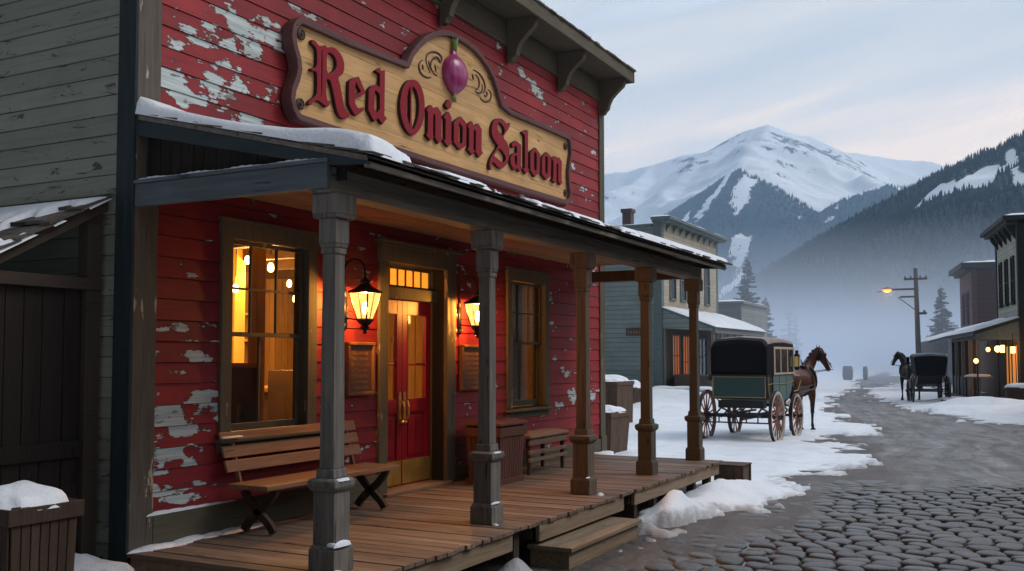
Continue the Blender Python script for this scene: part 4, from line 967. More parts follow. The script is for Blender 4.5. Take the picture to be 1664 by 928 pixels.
def grid_obj(name,X,Y,Z,mat,keep=None,uv=None,attrs=None):
    nr,nc=X.shape; me=bpy.data.meshes.new(name); V=np.stack([X,Y,Z],-1).reshape(-1,3)
    i=np.arange(nr*nc).reshape(nr,nc); q=np.stack([i[:-1,:-1],i[:-1,1:],i[1:,1:],i[1:,:-1]],-1).reshape(-1,4)
    if keep is not None:
        k=keep.reshape(-1); q=q[k[q].any(1)]
        used=np.unique(q); mp_=np.full(nr*nc,-1); mp_[used]=np.arange(len(used)); V=V[used]; q=mp_[q]
    else: used=slice(None)
    me.vertices.add(len(V)); me.vertices.foreach_set('co',V.astype(np.float32).ravel()); me.loops.add(q.size); me.loops.foreach_set('vertex_index',q.astype(np.int32).ravel())
    me.polygons.add(len(q)); me.polygons.foreach_set('loop_start',np.arange(0,q.size,4,dtype=np.int32)); me.polygons.foreach_set('use_smooth',np.ones(len(q),bool)); me.update(calc_edges=True)
    if uv is not None:
        u=me.uv_layers.new(name='track'); U=np.stack(uv,-1).reshape(-1,2)[used] if not isinstance(used,slice) else np.stack(uv,-1).reshape(-1,2)
        u.data.foreach_set('uv',U[q.ravel()].astype(np.float32).ravel())
    for an,av in (attrs or {}).items():
        at=me.attributes.new(an,'FLOAT','POINT'); a_=av.reshape(-1); a_=a_ if isinstance(used,slice) else a_[used]; at.data.foreach_set('value',a_.astype(np.float32))
    me.materials.append(M[mat]); me.validate(); o=bpy.data.objects.new(name,me); COL.objects.link(o); return o
# ------------------------------------------------------------------ ground
def dirtmat():
    n=N('packed dirt road',.62,.35); p=n.pos(); uv=n.new('ShaderNodeUVMap',uv_map='track').outputs[0]; u,v,_=n.sep(uv)
    wob=n.noise(p,.35,3,.5); uu=n.math('ADD',u,n.math('MULTIPLY',wob,1.6))
    st=n.noise(n.comb(n.math('MULTIPLY',uu,3.2),n.math('MULTIPLY',v,.16),0.),1.,6,.62)
    st2=n.noise(n.comb(n.math('MULTIPLY',uu,11.),n.math('MULTIPLY',v,.5),3.),1.,4,.6)
    a=n.noise(p,1.3,6,.65); b=n.noise(p,30,5,.7)
    f=n.math('ADD',n.math('MULTIPLY',st,.55),n.math('ADD',n.math('MULTIPLY',st2,.2),n.math('MULTIPLY',a,.25)))
    c=n.ramp(f,[(.36,(.06,.054,.050)),(.46,(.12,.112,.107)),(.55,(.20,.193,.188)),(.68,(.36,.36,.365))])
    c=n.mix(n.ramp(b,[(.3,.55),(.5,0)]),c,(.03,.025,.022))
    br=n.new('ShaderNodeAttribute',attribute_name='brown').outputs['Fac']
    c=n.mix(n.math('MULTIPLY',br,.75),c,n.mix(n.ramp(b,[(.35,0),(.65,1)]),(.035,.022,.015),(.095,.066,.047)))
    n.col(c); n.rough(n.math('MULTIPLY_ADD',a,-.35,.80))
    h=n.math('ADD',n.math('MULTIPLY',f,1.2),n.math('MULTIPLY',b,.35)); n.bump(h,.6,.03); return n.m
M['dirt']=dirtmat()
def cobmat():
    n=N('worn cobblestone',.5,.45); p=n.pos(); isl=n.island(); a=n.noise(p,9,6,.65); b=n.noise(p,70,4,.7)
    c=n.ramp(isl,[(0,(.04,.038,.037)),(.4,(.07,.067,.065)),(.75,(.105,.10,.096)),(1,(.06,.05,.042))])
    c=n.mix(n.ramp(a,[(.3,.6),(.6,0)]),c,(.05,.047,.045)); c=n.mix(n.ramp(b,[(.35,.35),(.5,0)]),c,(.03,.03,.03))
    br=n.ramp(n.noise(p,.6,3),[(.55,0),(.7,.5)]); c=n.mix(br,c,(.09,.07,.052)); n.col(c); n.rough(n.math('MULTIPLY_ADD',a,.35,.2)); n.bump(n.math('ADD',n.math('MULTIPLY',a,1.6),n.math('MULTIPLY',b,.5)),.7,.016); return n.m
M['cobble']=cobmat()
ty=[0]; rows=[1.6]
while rows[-1]<170: rows.append(rows[-1]*1.0085+.003)
tx=np.concatenate([np.arange(-3.2,-1.0,.012),np.arange(-1.0,.35,.0048),np.arange(.35,1.2,.02)])
Yg=np.array(rows)[:,None]*np.ones((1,len(tx))); Xg=tx[None,:]*(Yg)
roadc_y=[0,10,20,30,42,55,75,110,170]; roadc_x=[2.5,1.5,-.2,-1.9,-4.5,-7.2,-10.5,-15.5,-21]
xc=np.interp(Yg,roadc_y,roadc_x)
COB=[(-3.35,2),(-3.3,7.6),(-2.95,8.55),(-2.6,9.45),(-2.3,10.9),(-2.25,13.2),(-1.8,14.9),(.0,16.0),(3,17.2),(9,17.8),(12,17.8),(12,2)]
sdc=sdist(Xg,Yg,COB)+.3*fbm(Xg*.8,Yg*.8,4,3)
SL=[(-4.15,10.0),(-3.807,10.15),(-3.472,10.5),(-3.167,11.18),(-2.976,11.677),(-2.93,12.403),(-2.7,13.305),(-2.72,14.46),(-3.084,15.212),(-2.77,16.532),(-2.409,18.048),(-2.908,20.125),(-2.942,22.1),(-4.0,22.9),(-3.6,25.2),(-3.5,27.2),(-4.6,30.2),(-5.9,34.5),(-7.2,41.),(-8.8,52.245),(-10.151,69.46),(-12.445,82.014),(-14.821,112.347),(-20,180),(-300,180),(-300,14.3),(-6.,14.3),(-5.2,13.85),(-4.15,13.8)]
SR=[(-23,180),(-17.359,143.743),(-10.095,96.638),(-7.999,70.585),(-8.125,61.736),(-7.016,51.517),(-4.6,41.2),(-3.274,35.727),(-1.33,31.108),(-.162,30.021),(3,28.5),(9,27.5),(300,25),(300,180)]
SB=[(-12,.5),(-4.75,.5),(-4.7,2.5),(-4.95,4.6),(-5.5,5.18),(-12,5.22)]
fine=fbm(Xg*2.2,Yg*2.2,5,11,.6); med=fbm(Xg*.55,Yg*.55,4,21); vf=fbm(Xg*9,Yg*9,3,31)
sdl=sdist(Xg,Yg,SL); sdr=sdist(Xg,Yg,SR); sdb=sdist(Xg,Yg,SB)
brown=np.clip(sst(-sdc,-.4,.2)*sst(-Xg,1.2,2.4)*(1-sst(Yg,17,22)),0,1)
brown=np.maximum(brown,1-sst(np.abs(sdl),.0,.6)*1.)*(Yg<40)
Zd=.012*fbm(Xg*1.7,Yg*1.7,5,5)+.010*vf-.052*sst(sdc,-.35,.55)+.018
st_=fbm((Xg-xc)*2.2,Yg*.12,4,9); Zd+=.018*st_*(1-sst(sdc,-.2,.3))
gnd=grid_obj('ground',Xg,Yg,Zd,'dirt',uv=(Xg-xc,Yg),attrs={'brown':brown}); structure(gnd)
m=MB(); m.add([(-4000,-2000,-.12),(5000,-2000,-.12),(5000,6000,-.12),(-4000,6000,-.12)],[(0,1,2,3)]); structure(m.build('snow_field','snow'))
# snow cover with ragged melting edges
def wsd(sd): 
    w_=np.clip(.25+Yg*.02,0,1.2); return sd+w_*(fine*1.1+.5*med)+(.08+.006*Yg)*vf+.10*fbm(Xg*5,Yg*5,3,91)
E_=np.maximum(np.maximum(wsd(sdl),wsd(sdr)),sdb+.08*fine)
T=.055+.05*med+.02*fine+.05*sst(E_,.2,1.5)
def mound(cx,cy,rx,ry,h,sh=.0): 
    q=((Xg-cx)/rx)**2+((Yg-cy)/ry)**2; q=q*(1+.5*fine); return h*np.exp(-q*1.2)
mo=mound(-3.62,10.95,.26,.5,.20)+mound(-3.6,12.6,.30,.6,.20)+mound(-3.5,11.7,.25,.5,.06)+mound(-3.35,13.4,.4,.4,.08)+mound(-3.5,10.35,.2,.35,.10)
mo2=mound(-3.62,9.95,.16,.16,.13)+mound(-3.38,9.85,.12,.12,.07)+mound(-3.86,7.45,.16,.2,.17)+mound(-3.42,9.5,.08,.08,.06)+mound(-3.35,9.1,.05,.05,.04)+mound(-3.45,8.8,.05,.06,.05)+mound(-3.3,10.1,.1,.1,.06)
dr=.06+.34*sst(Yg,3.6,5.1)*sst(-Xg,4.8,5.6); T=np.where(sdb>-.3,T+dr,T)
T+=mound(-14,33,3,2,.35)+mound(-17,44,5,2,.4)+mound(-1.6,39,1.6,.9,.35)+mound(.4,38,2.5,1.,.3)+mound(-2.6,42.6,1.0,.6,.25)+mound(-2.2,36.5,2,.8,.15)
S=-.10+(.10+T)*sst(E_,-.03,.22)
under=(Xg>-6.2)&(Xg<-4.05)&(Yg>5.2)&(Yg<13.75); 
S=S+mo*(1+.12*vf+.35*fine)*sst(E_,-.15,.2)
S=np.where(mo2>.012,np.maximum(S,Zd+mo2-.012),S)
# snow thinned at random and in patches round the carriage, baring the dirt
ws=sst(fbm(Xg*1.2,Yg*3.5,4,77)+.9*np.exp(-(((Xg+5.0)/1.5)**2+((Yg-21.9)/.7)**2)*1.4)+.6*np.exp(-(((Xg+3.6)/.9)**2+((Yg-22.8)/.6)**2)),.45,.8); S-=ws*.10*(Yg<28)
S=np.where(under,-.3,S)
sn=grid_obj('snow_cover',Xg,Yg,S,'snow',keep=(S>Zd-.02),attrs={'dirty':np.clip(1-sst(E_,.0,.55),0,1)*(Yg<60)}); structure(sn)
# ------------------------------------------------------------------ cobblestones: rounded cells packed together
def cobbles():
    ang=R(-12); ca,sa=math.cos(ang),math.sin(ang); pts=[]
    sx,sy=.29,.225; 
    for j in range(-10,100):
        for i in range(-40,70):
            u=(i+.5*(j%2))*sx+rng.uniform(-.075,.075)+.1*math.sin(j*.8); v=j*sy+rng.uniform(-.05,.05)+.05*math.sin(i*.5)
            x=u*ca-v*sa+0; y=u*sa+v*ca
            if y<3.5 or y>18.6 or x<-3.9 or x>7.2 or x<-1.0*y*.62-1.2: continue
            if x>1.5+ .02*y and y<4.5: continue
            pts.append((x,y))
    P=np.array(pts); sd=sdist(P[:,0],P[:,1],COB); P=P[sd>-.7]; V=[];Fc=[]
    cell={}
    for k,(x,y) in enumerate(P): cell.setdefault((int(x//.5),int(y//.5)),[]).append(k)
    for k,(x,y) in enumerate(P):
        cx,cy=int(x//.5),int(y//.5); nb=[q for a in(-1,0,1) for b in(-1,0,1) for q in cell.get((cx+a,cy+b),[]) if q!=k]
        poly=[(x-.3,y-.3),(x+.3,y-.3),(x+.3,y+.3),(x-.3,y+.3)]
        for q in nb:
            nx,ny=P[q][0]-x,P[q][1]-y; d=(nx*nx+ny*ny)/2; L=math.hypot(nx,ny); d-=L*.014; out=[]
            for i in range(len(poly)):
                a=poly[i];b=poly[(i+1)%len(poly)]; da=(a[0]-x)*nx+(a[1]-y)*ny-d; db=(b[0]-x)*nx+(b[1]-y)*ny-d
                if da<=0: out.append(a)
                if (da<=0)!=(db<=0): t=da/(da-db); out.append((a[0]+(b[0]-a[0])*t,a[1]+(b[1]-a[1])*t))
            poly=out
            if len(poly)<3: break
        if len(poly)<3: continue
        p=chaikin(chaikin(poly,1),1); 
        gx=sum(a for a,_ in p)/len(p); gy=sum(b for _,b in p)/len(p)
        top=rng.uniform(.008,.028); tx_,ty_=rng.uniform(-.05,.05),rng.uniform(-.05,.05); o=len(V); n=len(p)
        for s_,z in ((1,-.06),(1,-.014),(.965,-.003),(.87,.006),(.6,.011)):
            for a,b in p: V.append((gx+(a-gx)*s_,gy+(b-gy)*s_,z+top-.01+tx_*(a-gx)*s_+ty_*(b-gy)*s_))
        V.append((gx,gy,.012+top-.01))
        for r in range(4):
            for i in range(n): Fc.append((o+r*n+i,o+r*n+(i+1)%n,o+(r+1)*n+(i+1)%n,o+(r+1)*n+i))
        for i in range(n): Fc.append((o+4*n+i,o+4*n+(i+1)%n,o+5*n))
    m=MB(); m.add(V,Fc); structure(m.build('cobblestone_paving','cobble',smooth=True))
cobbles()
# ------------------------------------------------------------------ other buildings
def sidingmat(name,c,bh=.16,dark=.45,rough=.75):
    n=N(name,rough); p=n.coord(); X,Y,Z=n.sep(p); fr=n.math('FRACT',n.math('DIVIDE',Z,bh)); bi=n.math('FLOOR',n.math('DIVIDE',Z,bh))
    big=n.noise(p,.8,4,.6); g=n.noise(n.comb(n.math('ADD',X,Y),n.math('MULTIPLY',Z,12.),bi),1.2,5,.6)
    rnd=n.new('ShaderNodeTexWhiteNoise',noise_dimensions='1D'); n.l.new(bi,rnd.inputs['W'])
    cc=n.mix(n.ramp(big,[(.3,0),(.7,1)]),g3(c,.82),g3(c,1.08)); cc=n.mix(n.ramp(g,[(.3,.4),(.5,0)]),cc,g3(c,.6))
    f=n.math('MULTIPLY_ADD',rnd.outputs['Value'],.16,.92); cc=n.mix(1.,cc,n.comb(f,f,f),'MULTIPLY')
    cc=n.mix(n.ramp(fr,[(0,1),(.09,.9),(.13,0)]),cc,g3(c,dark)); n.col(cc); n.bump(n.math('SUBTRACT',1.,fr),.8,.02); return n.m
M['teal']=sidingmat('teal green siding',(.24,.30,.285),.24); M['cream']=sidingmat('cream siding',(.44,.40,.31),.22,.6)
M['tealtrim']=plain('dark teal trim',(.13,.18,.18),.7); M['greyg']=sidingmat('grey green siding',(.22,.24,.21),.25,.7)
M['beige']=sidingmat('grey beige siding',(.42,.42,.34),.2,.5); M['dred']=sidingmat('dark red siding',(.085,.028,.03),.25,.5); M['dred2']=sidingmat('muted maroon siding',(.12,.06,.065),.25,.6)
M['dktrim']=plain('dark building trim',(.03,.04,.042),.7); M['darkglass']=plain('dark window glass',(.03,.04,.045),.12,0,.6,.2)
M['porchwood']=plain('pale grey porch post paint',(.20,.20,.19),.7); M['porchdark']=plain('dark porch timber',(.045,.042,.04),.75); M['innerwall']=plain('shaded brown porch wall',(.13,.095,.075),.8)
M['litdim']=emit('dim lit window',(1.,.33,.13),.13); M['lit']=emit('glowing door reflection',(1.,.40,.10),.38); M['glow']=emit('glowing lamp globe',(1.,.50,.13),5.5); M['glow2']=emit('orange street lamp glow',(1.,.30,.06),1.9)
M['brick']=plain('brick chimney',(.10,.075,.07),.8)
def bl(m_,name,mat,t,**k): return m_.build(name,mat,t,local=True,**k)
def snow_slab(t,poly_fn,nx,ny,th,name='roof_snow'):
    vs=[];fs=[];sd=random.uniform(0,90)
    for i in range(nx+1):
        for j in range(ny+1):
            u=i/nx;v=j/ny; e=min(1,min(u,1-u)*nx*.6,min(v,1-v)*ny*.6); x,y,z=poly_fn(u,v); vs.append((x,y,z+(th*(1+.5*mnoise.noise((x*.8+sd,y*.8,0))))*(e**.5)-.01+ .0))
    for i in range(nx):
        for j in range(ny): a=i*(ny+1)+j; fs.append((a,a+ny+1,a+ny+2,a+1))
    return bl(MB().add(vs,fs),name,'snow',t,smooth=True)
def win(t,x,y0,y1,z0,z1,sgn,mat='darkglass',trim='porchwood',axis='X',n=1):
    m=MB(); e=.07
    def b(a0,a1,c0,c1,d0,d1):
        if axis=='X': m.box(min(x+sgn*a0,x+sgn*a1),max(x+sgn*a0,x+sgn*a1),c0,c1,d0,d1)
        else: m.box(c0,c1,min(x+sgn*a0,x+sgn*a1),max(x+sgn*a0,x+sgn*a1),d0,d1)
    b(.002,.07,y0-e,y0,z0,z1); b(.002,.07,y1,y1+e,z0,z1); b(.002,.075,y0-e,y1+e,z1,z1+.09); b(.002,.12,y0-e-.03,y1+e+.03,z0-.08,z0)
    b(.004,.05,y0,y1,(z0+z1)/2-.025,(z0+z1)/2+.025)
    for k in range(1,n): yy=y0+(y1-y0)*k/n; b(.004,.049,yy-.03,yy+.03,z0,(z0+z1)/2-.026)or b(.004,.049,yy-.03,yy+.03,(z0+z1)/2+.026,z1)
    f=bl(m,'window',trim,t)
    m=MB()
    if axis=='X': m.box(min(x+sgn*.001,x+sgn*.015),max(x+sgn*.001,x+sgn*.015),y0,y1,z0,z1)
    else: m.box(y0,y1,min(x+sgn*.001,x+sgn*.015),max(x+sgn*.001,x+sgn*.015),z0,z1)
    bl(m,'pane',mat,f); return f
# teal building across the side street: local origin at its near street corner, street face on +X side
gb=thing('teal_building','teal sided building with cream false front and snowy porch roof beyond the saloon','building',(-16.4,47.75,0))
bl(MB().box(-14,-.02,0,10.1,0,8.55),'side_wall','teal',gb); bl(MB().box(-.35,0,-.04,10.15,0,8.75),'front_wall','cream',gb)
for q in ((-.1,.28),(9.9,10.2)): bl(MB().box(-.4,.03,*q,0,8.74),'corner_board','tealtrim',gb)
m=MB(); m.box(-.45,.60,-.35,10.6,8.86,9.0); m.box(-.45,.45,-.2,10.4,8.751,8.859); bl(m,'cornice','tealtrim',gb,bevel=.02)
m=MB(); m.box(-.01,.04,.3,9.9,7.5,7.58); 
for k in range(9): y=.7+k*1.1; m.prism([(.04,8.75),(.30,8.75),(.26,8.66),(.12,8.52),(.04,8.36)],'Y',y-.05,y+.05)
bl(m,'cornice_bracket','tealtrim',gb)
bl(MB().box(-14.1,-.45,-.15,10.2,8.56,8.7),'roof','tealtrim',gb); snow_slab(gb,lambda u,v:(-.5+u*1.12,-.5+v*11.1,9.0),6,40,.12); snow_slab(gb,lambda u,v:(-14.1+u*13.6,-.15+v*10.3,8.7),20,20,.12)
m=MB(); m.box(-3.5,-3.0,3.6,4.1,8.6,9.95); m.box(-3.57,-2.93,3.53,4.17,9.95,10.15); bl(m,'chimney','brick',gb)
for y in (1.7,3.45,7.9): win(gb,.0,y-.42,y+.42,4.95,7.05,1)
# porch of the teal building
def gz(x): return 4.45+(3.42-4.45)*x/2.75
m=MB(); m.prism([(.0,4.3),(2.75,gz(2.75)-.16),(2.75,gz(2.75)),(.0,4.45)],'Y',-.05,10.3); bl(m,'porch_roof','tealtrim',gb)
m=MB(); m.prism([(.03,3.35),(2.6,3.2),(2.6,gz(2.6)-.17),(.03,4.3)],'Y',.0,.06); bl(m,'porch_gable','teal',gb)
bl(MB().box(2.5,2.72,.07,10.25,3.1,3.27),'porch_beam','porchwood',gb)
snow_slab(gb,lambda u,v:(.03+u*2.8,-.15+v*10.55,gz(.03+u*2.8)),16,60,.13)
m=MB()
for y in (.12,1.5,2.9,4.3,5.7,7.1,8.5,9.9): m=MB(); m.box(2.52,2.66,y-.07,y+.07,.25,3.1); bl(m,'porch_post','porchwood',gb)
bl(MB().box(.0,2.8,-.1,10.3,0,.25),'porch_floor','tealtrim',gb)
bl(MB().box(.031,.06,.3,9.9,.25,4.1),'porch_back_wall','innerwall',gb); bl(MB().box(.0605,.12,.02,.25,.25,3.35),'pilaster','porchwood',gb)
win(gb,.06,1.35,2.5,.95,3.0,1,'litdim','porchwood',n=3); win(gb,.06,3.1,4.4,.3,3.0,1,'litdim','porchwood',n=3); win(gb,.06,6,7.4,.9,2.9,1,'darkglass','porchwood',n=2)
m=MB(); m.box(.5,1.3,.4,2.2,.25,.95); m.box(.4,1.4,.3,2.3,.95,1.02); bl(m,'porch_chest','innerwall',gb)
sg=thing('hanging_board','small brown wooden board on the teal side wall','sign',(-17.85,47.7,3.0)); m=MB(); m.box(-.45,.45,-.06,-.005,0,.36); bl(m,'board','crate',sg,bevel=.01)
m=MB()
for k in range(5): m.box(-.34+k*.14,-.26+k*.14,-.07,-.061,.1,.26)
bl(m,'worn_lettering','benchg',sg)
sb=thing('grey_shop','small flat roofed grey green building just beyond the teal building','building',(-16.05,62,0))
bl(MB().box(-5,0,0,7,0,5.3),'wall','greyg',sb); m=MB(); m.box(-5.1,.18,-.15,7.1,5.3,5.45); m.box(-.25,.02,-.03,0,0,5.3); bl(m,'cornice','porchwood',sb); snow_slab(sb,lambda u,v:(-5.1+u*5.28,-.15+v*7.25,5.45),12,12,.16)
win(sb,0,1.5,2.6,1.0,2.6,1); win(sb,0,3.5,4.6,1.0,2.6,1)
# right-hand row
th=R(9.9); nx_,ny_=math.cos(th),math.sin(th); C0=(-1.817+1.55*nx_,44.553+1.55*ny_)
def L2W(x,y): return (C0[0]+x*nx_-y*math.sin(th),C0[1]+x*ny_+y*math.cos(th))
ra=thing('beige_building','tall grey beige building with three narrow windows and lamplit porch at the right edge','building',(*C0,0),th)
bl(MB().box(.02,8,0,5.3,0,7.3),'side_wall','dred',ra); bl(MB().box(0,.3,-.03,5.35,0,7.35),'front_wall','beige',ra)
for q in ((-.12,.15),(5.2,5.4)): bl(MB().box(-.05,.33,*q,0,7.34),'corner_board','dktrim',ra)
m=MB(); m.prism([(-.6,7.42),(.3,7.42),(8.3,7.42),(8.3,7.6),(-.6,7.6)],'Y',-.5,5.8); bl(m,'roof','dktrim',ra); m=MB(); m.box(-.45,.0,-.3,5.6,7.3,7.415)
for k in range(5): y=.4+k*1.1; m.prism([(0,7.29),(-.35,7.29),(-.3,7.1),(-.08,6.8),(0,6.7)],'Y',y-.06,y+.06)
bl(m,'cornice','dktrim',ra); snow_slab(ra,lambda u,v:(-.62+u*8.9,-.5+v*6.3,7.6),20,16,.14)
for y in (1.15,2.65,4.15): win(ra,0,y-.26,y+.26,4.15,6.0,-1,'darkglass','dktrim')
def az_(x): return 3.5+(2.95-3.5)*(-x)/1.75
m=MB(); m.prism([(0,3.36),(-1.75,2.8),(-1.75,2.95),(0,3.5)],'Y',-.2,8.6); bl(m,'porch_roof','dktrim',ra); m=MB(); m.prism([(-.02,2.6),(-1.65,2.6),(-1.65,2.82),(-.02,3.35)],'Y',-.1,-.02); bl(m,'porch_gable','tealtrim',ra); snow_slab(ra,lambda u,v:(-1.78+u*1.78,-.28+v*8.9,az_(-1.78+u*1.78)+.01),12,50,.14)
bl(MB().box(-1.62,-1.48,0,8.5,2.62,2.8),'porch_beam','dktrim',ra)
for k,y in enumerate((0.05,1.2,2.4,3.6,4.8,6.0,7.2,8.4)): bl(MB().box(-1.62,-1.49,y-.065,y+.065,.15,2.62),'porch_post','porchwood' if k%2==0 else 'porchdark',ra)
for k,y in enumerate((2.4,3.6,4.8,6.0,7.2)): bl(MB().box(-1.58,-1.52,y+.08,y+1.1,.15,1.0),'porch_rail_panel','porchdark',ra)
bl(MB().box(-2.0,0,-.5,9,0,.15),'porch_floor','porchdark',ra)
m=MB(); m.box(-.03,-.001,.16,5.1,.15,3.3); m.box(0,.1,5.4,13.55,.15,2.7); bl(m,'porch_back_wall','innerwall',ra)
for a,b in ((.45,.62),(.85,1.5),(2.0,2.2),(2.75,2.95)): 
    m=MB(); m.box(-.06,-.032,a,b,.3,2.35); bl(m,'door_glow_strip','lit',ra)  # warm lamp reflections on the doors, put in as glowing strips
m=MB(); 
for y in (.3,.73,1.65,2.4,3.1): m.box(-.075,-.0305,y-.05,y+.05,.15,2.5)
bl(m,'door_frame','innerwall',ra)
for i,(px,py,x) in enumerate(((1586,586.5,-1.85),(1605.6,568,-.9),(1621,567,-.75),(1629,567,-.55),(1646,568.5,-.45))):
    # find the place under the porch roof on the given local x seen there
    r_=ray(px,py); # solve local x plane
    A=(r_[0]*nx_+r_[1]*ny_); Bc=(C0[0]*nx_+C0[1]*ny_); t_=(x+Bc)/A; P_=(r_[0]*t_,r_[1]*t_,1.85+r_[2]*t_)
    lab=['low round lamp on the street side of the right porch','lamp globe hanging leftmost under the right porch roof','large lamp globe hanging in the middle under the right porch roof','narrow lamp just right of the large globe under the right porch','square lamp nearest the dark corner board at the right edge'][i]
    pl=thing('porch_lamp',lab,'lamp',P_,0,'lamps on the right hand porch')
    m=MB(); 
    if i in(3,4): m.box(-.08,.08,-.08,.08,-.13 if i==4 else -.15,.12 if i==4 else .15)
    else: m.ell((0,0,0),(.12,.12,.14) if i==2 else (.085,.085,.10))
    bl(m,'lamp_globe','glow',pl,smooth=(i<3)); 
    m=MB(); 
    if i==0: m.tube([(0.05,0,-.1),(.05,0,-P_[2]+.1)],.03,6)
    else: m.tube([(0,0,.1),(0,0,2.85-P_[2])],.015,5)
    m.lathe((0,0,.12),[(.06,0),(.05,.05),(.01,.08)],8); bl(m,'lamp_holder','iron',pl); 
    if i in(2,4): light('porch_lamp_light',P_,60,(1,.5,.16),.15,pl)
rb=thing('maroon_building','dark maroon flat roofed building behind the beige one on the right','building',(*L2W(0,13.6),0),th)
bl(MB().box(.02,8,0,4.9,0,6.6),'side_wall','dred',rb); bl(MB().box(0,.25,-.03,4.95,0,6.65),'front_wall','dred2',rb); m=MB(); m.box(-.55,8.2,-.4,5.3,6.66,6.95); m.box(-.3,.0,-.2,5.1,6.5,6.655); bl(m,'cornice','dktrim',rb)
snow_slab(rb,lambda u,v:(-.55+u*8.75,-.4+v*5.7,6.95),16,12,.16); 
for y in (1.5,3.2): win(rb,0,y-.3,y+.3,3.8,5.4,-1,'darkglass','dred')
rc=thing('far_porch_building','low building with snowy porch roof fading into the mist beyond the maroon one','building',(*L2W(.4,21),0),th)
bl(MB().box(0,6,0,8,0,3.6),'wall','greyg',rc); m=MB(); m.prism([(0,3.3),(-1.9,2.75),(-1.9,2.9),(0,3.45)],'Y',-.2,8.2); bl(m,'porch_roof','dktrim',rc); snow_slab(rc,lambda u,v:(-1.95+u*1.95,-.3+v*8.6,2.92+u*.55),8,20,.15)
for y in (0.1,1.6,3.1,4.6,6.1,7.6): bl(MB().box(-1.75,-1.62,y-.06,y+.06,0,2.78),'porch_post','porchwood',rc)
rd=thing('red_end_building','red sided building front at the very right edge, nearer than the beige one','building',(*L2W(.75,-3.2),0),th)
bl(MB().box(.45,7,0,2.9,0,6.9),'wall','dred',rd)
for nm,lab,y0,y1,hh,mt in (('unseen_brown_store','unseen brown timber store added across the street to block low sky light, nearest the viewer on the right',-50,-29,4.6,'crated'),('unseen_tan_store','unseen tan timber store added across the street to block low sky light between the brown store and the red one',-27,-8,4.4,'beige')):  # out-of-view stores added to keep low sky light off the saloon front
    q=thing(nm,lab,'building',(*L2W(1.6,y0),0),th,'unseen stores added to block low sky light'); L_=y1-y0
    bl(MB().box(0,8,0,L_,0,hh),'wall',mt,q); bl(MB().box(-.4,8.2,-.2,L_+.2,hh+.001,hh+.25),'cornice','dktrim',q); snow_slab(q,lambda u,v:(-.4+u*8.6,-.2+v*(L_+.4),hh+.25),12,20,.14)
    for k in range(int(L_/3.2)): win(q,0,1.2+k*3.2,2.4+k*3.2,1.0,2.7,-1,'darkglass','dktrim')
def qbox(name,label,cat,loc,rz_,sx,sy,h,mat,sn=.12):
    t=thing(name,label,cat,loc,rz_); m=MB(); m.box(-sx/2,sx/2,-sy/2,sy/2,0,h); 
    for k in (-1,1): m.box(-sx/2-.03,-sx/2+.06,k*(sy/2)-.05,k*(sy/2)+.05,0,h+.01)
    m.box(-sx/2-.04,sx/2+.04,-sy/2-.06,sy/2+.06,h-.1,h+.02); bl(m,'box_body',mat,t,bevel=.01); snow_cap(t,sx/2+.05,sy/2+.07,h+.02,sn); return t
qbox('snowy_chest','dark wooden chest with a thick snow lid at the right edge of the picture','box',(-.05,40.9,.05),th,1.5,.8,.72,'crated',.2)
qbox('snowy_trough','low dark trough half buried in snow in front of the right hand porch','trough',(-2.25,41.9,0),th,1.5,.6,.22,'crated',.09)
qbox('snowy_step','long low snow topped bench before the teal building','bench',(-14.2,44.5,0),0,3.4,.8,.35,'tealtrim',.2)
qbox('low_snowy_box','low dark box with snow on top beside the small tub','box',(-13.6,32.9,0),0,1.4,.9,.42,'crated',.14)
t=thing('snowy_shelf','narrow snow topped ledge fixed to the near porch post of the right building','shelf',(*L2W(-1.62,-.12),1.05),th); m=MB(); m.box(-.4,.55,-.12,.1,0,.07); bl(m,'ledge','porchwood',t); snow_cap(t,.5,.14,.07,.1)
def barrel(loc,label,h=1.,r=.4):
    t=thing('distant_barrel',label,'barrel',loc,0); bl(MB().lathe((0,0,0),[(r*.8,0),(r,.3*h),(r,.7*h),(r*.82,h)],12),'staves','crated',t,smooth=True)
    m=MB(); m.lathe((0,0,.25*h),[(r*1.01,0),(r*1.02,.05)],12); m.lathe((0,0,.7*h),[(r*1.01,0),(r*1.02,.05)],12); bl(m,'hoops','iron',t)
X0,Y0=-12.9,85
barrel((X0-.35,Y0,0),'faint barrel standing far down the misty street, larger of the two',1.2,.42); barrel((X0+.75,Y0+2,0),'faint slim barrel far down the street, right of the larger one',1.15,.2)
# ------------------------------------------------------------------ pole and street lamp
tp=thing('utility_pole','tall wooden utility pole with crossarms standing behind the right hand carriage','pole',(-5.62,60.5,-.42))
m=MB(); m.tube([(0.12,0,-.2),(.05,0,3.6),(0,0,7.4)],[.17,.145,.11],12); bl(m,'pole_shaft','postd',tp,smooth=True)
m=MB(); m.box(-.62,.62,-.17,-.07,6.72,6.84); bl(m,'crossarm','postd',tp)
m=MB(); m.box(-1.3,.15,-.17,-.07,6.15,6.26); m.box(-.85,.1,-.17,-.07,5.72,5.82); m.bar((-.95,-.12,5.75),(0.03,-.12,4.95),.05); bl(m,'lamp_arm','postd',tp)
m=MB(); m.box(.1,.55,-.1,.08,4.75,4.88); m.lathe((.42,0,4.88),[(.05,0),(.07,.08),(.02,.12)],6); bl(m,'insulator_bracket','iron',tp)
m=MB()
for x in (-.55,-.25,.25,.55): m.lathe((x,-.12,6.84),[(.03,0),(.045,.06),(.02,.12)],6)
bl(m,'insulator','iron',tp)
m=MB(); m.tube([(-1.3,-.12,6.2),(-1.75,-.12,6.13),(-2.1,-.12,6.08)],.02,5); bl(m,'lamp_bracket','iron',tp)
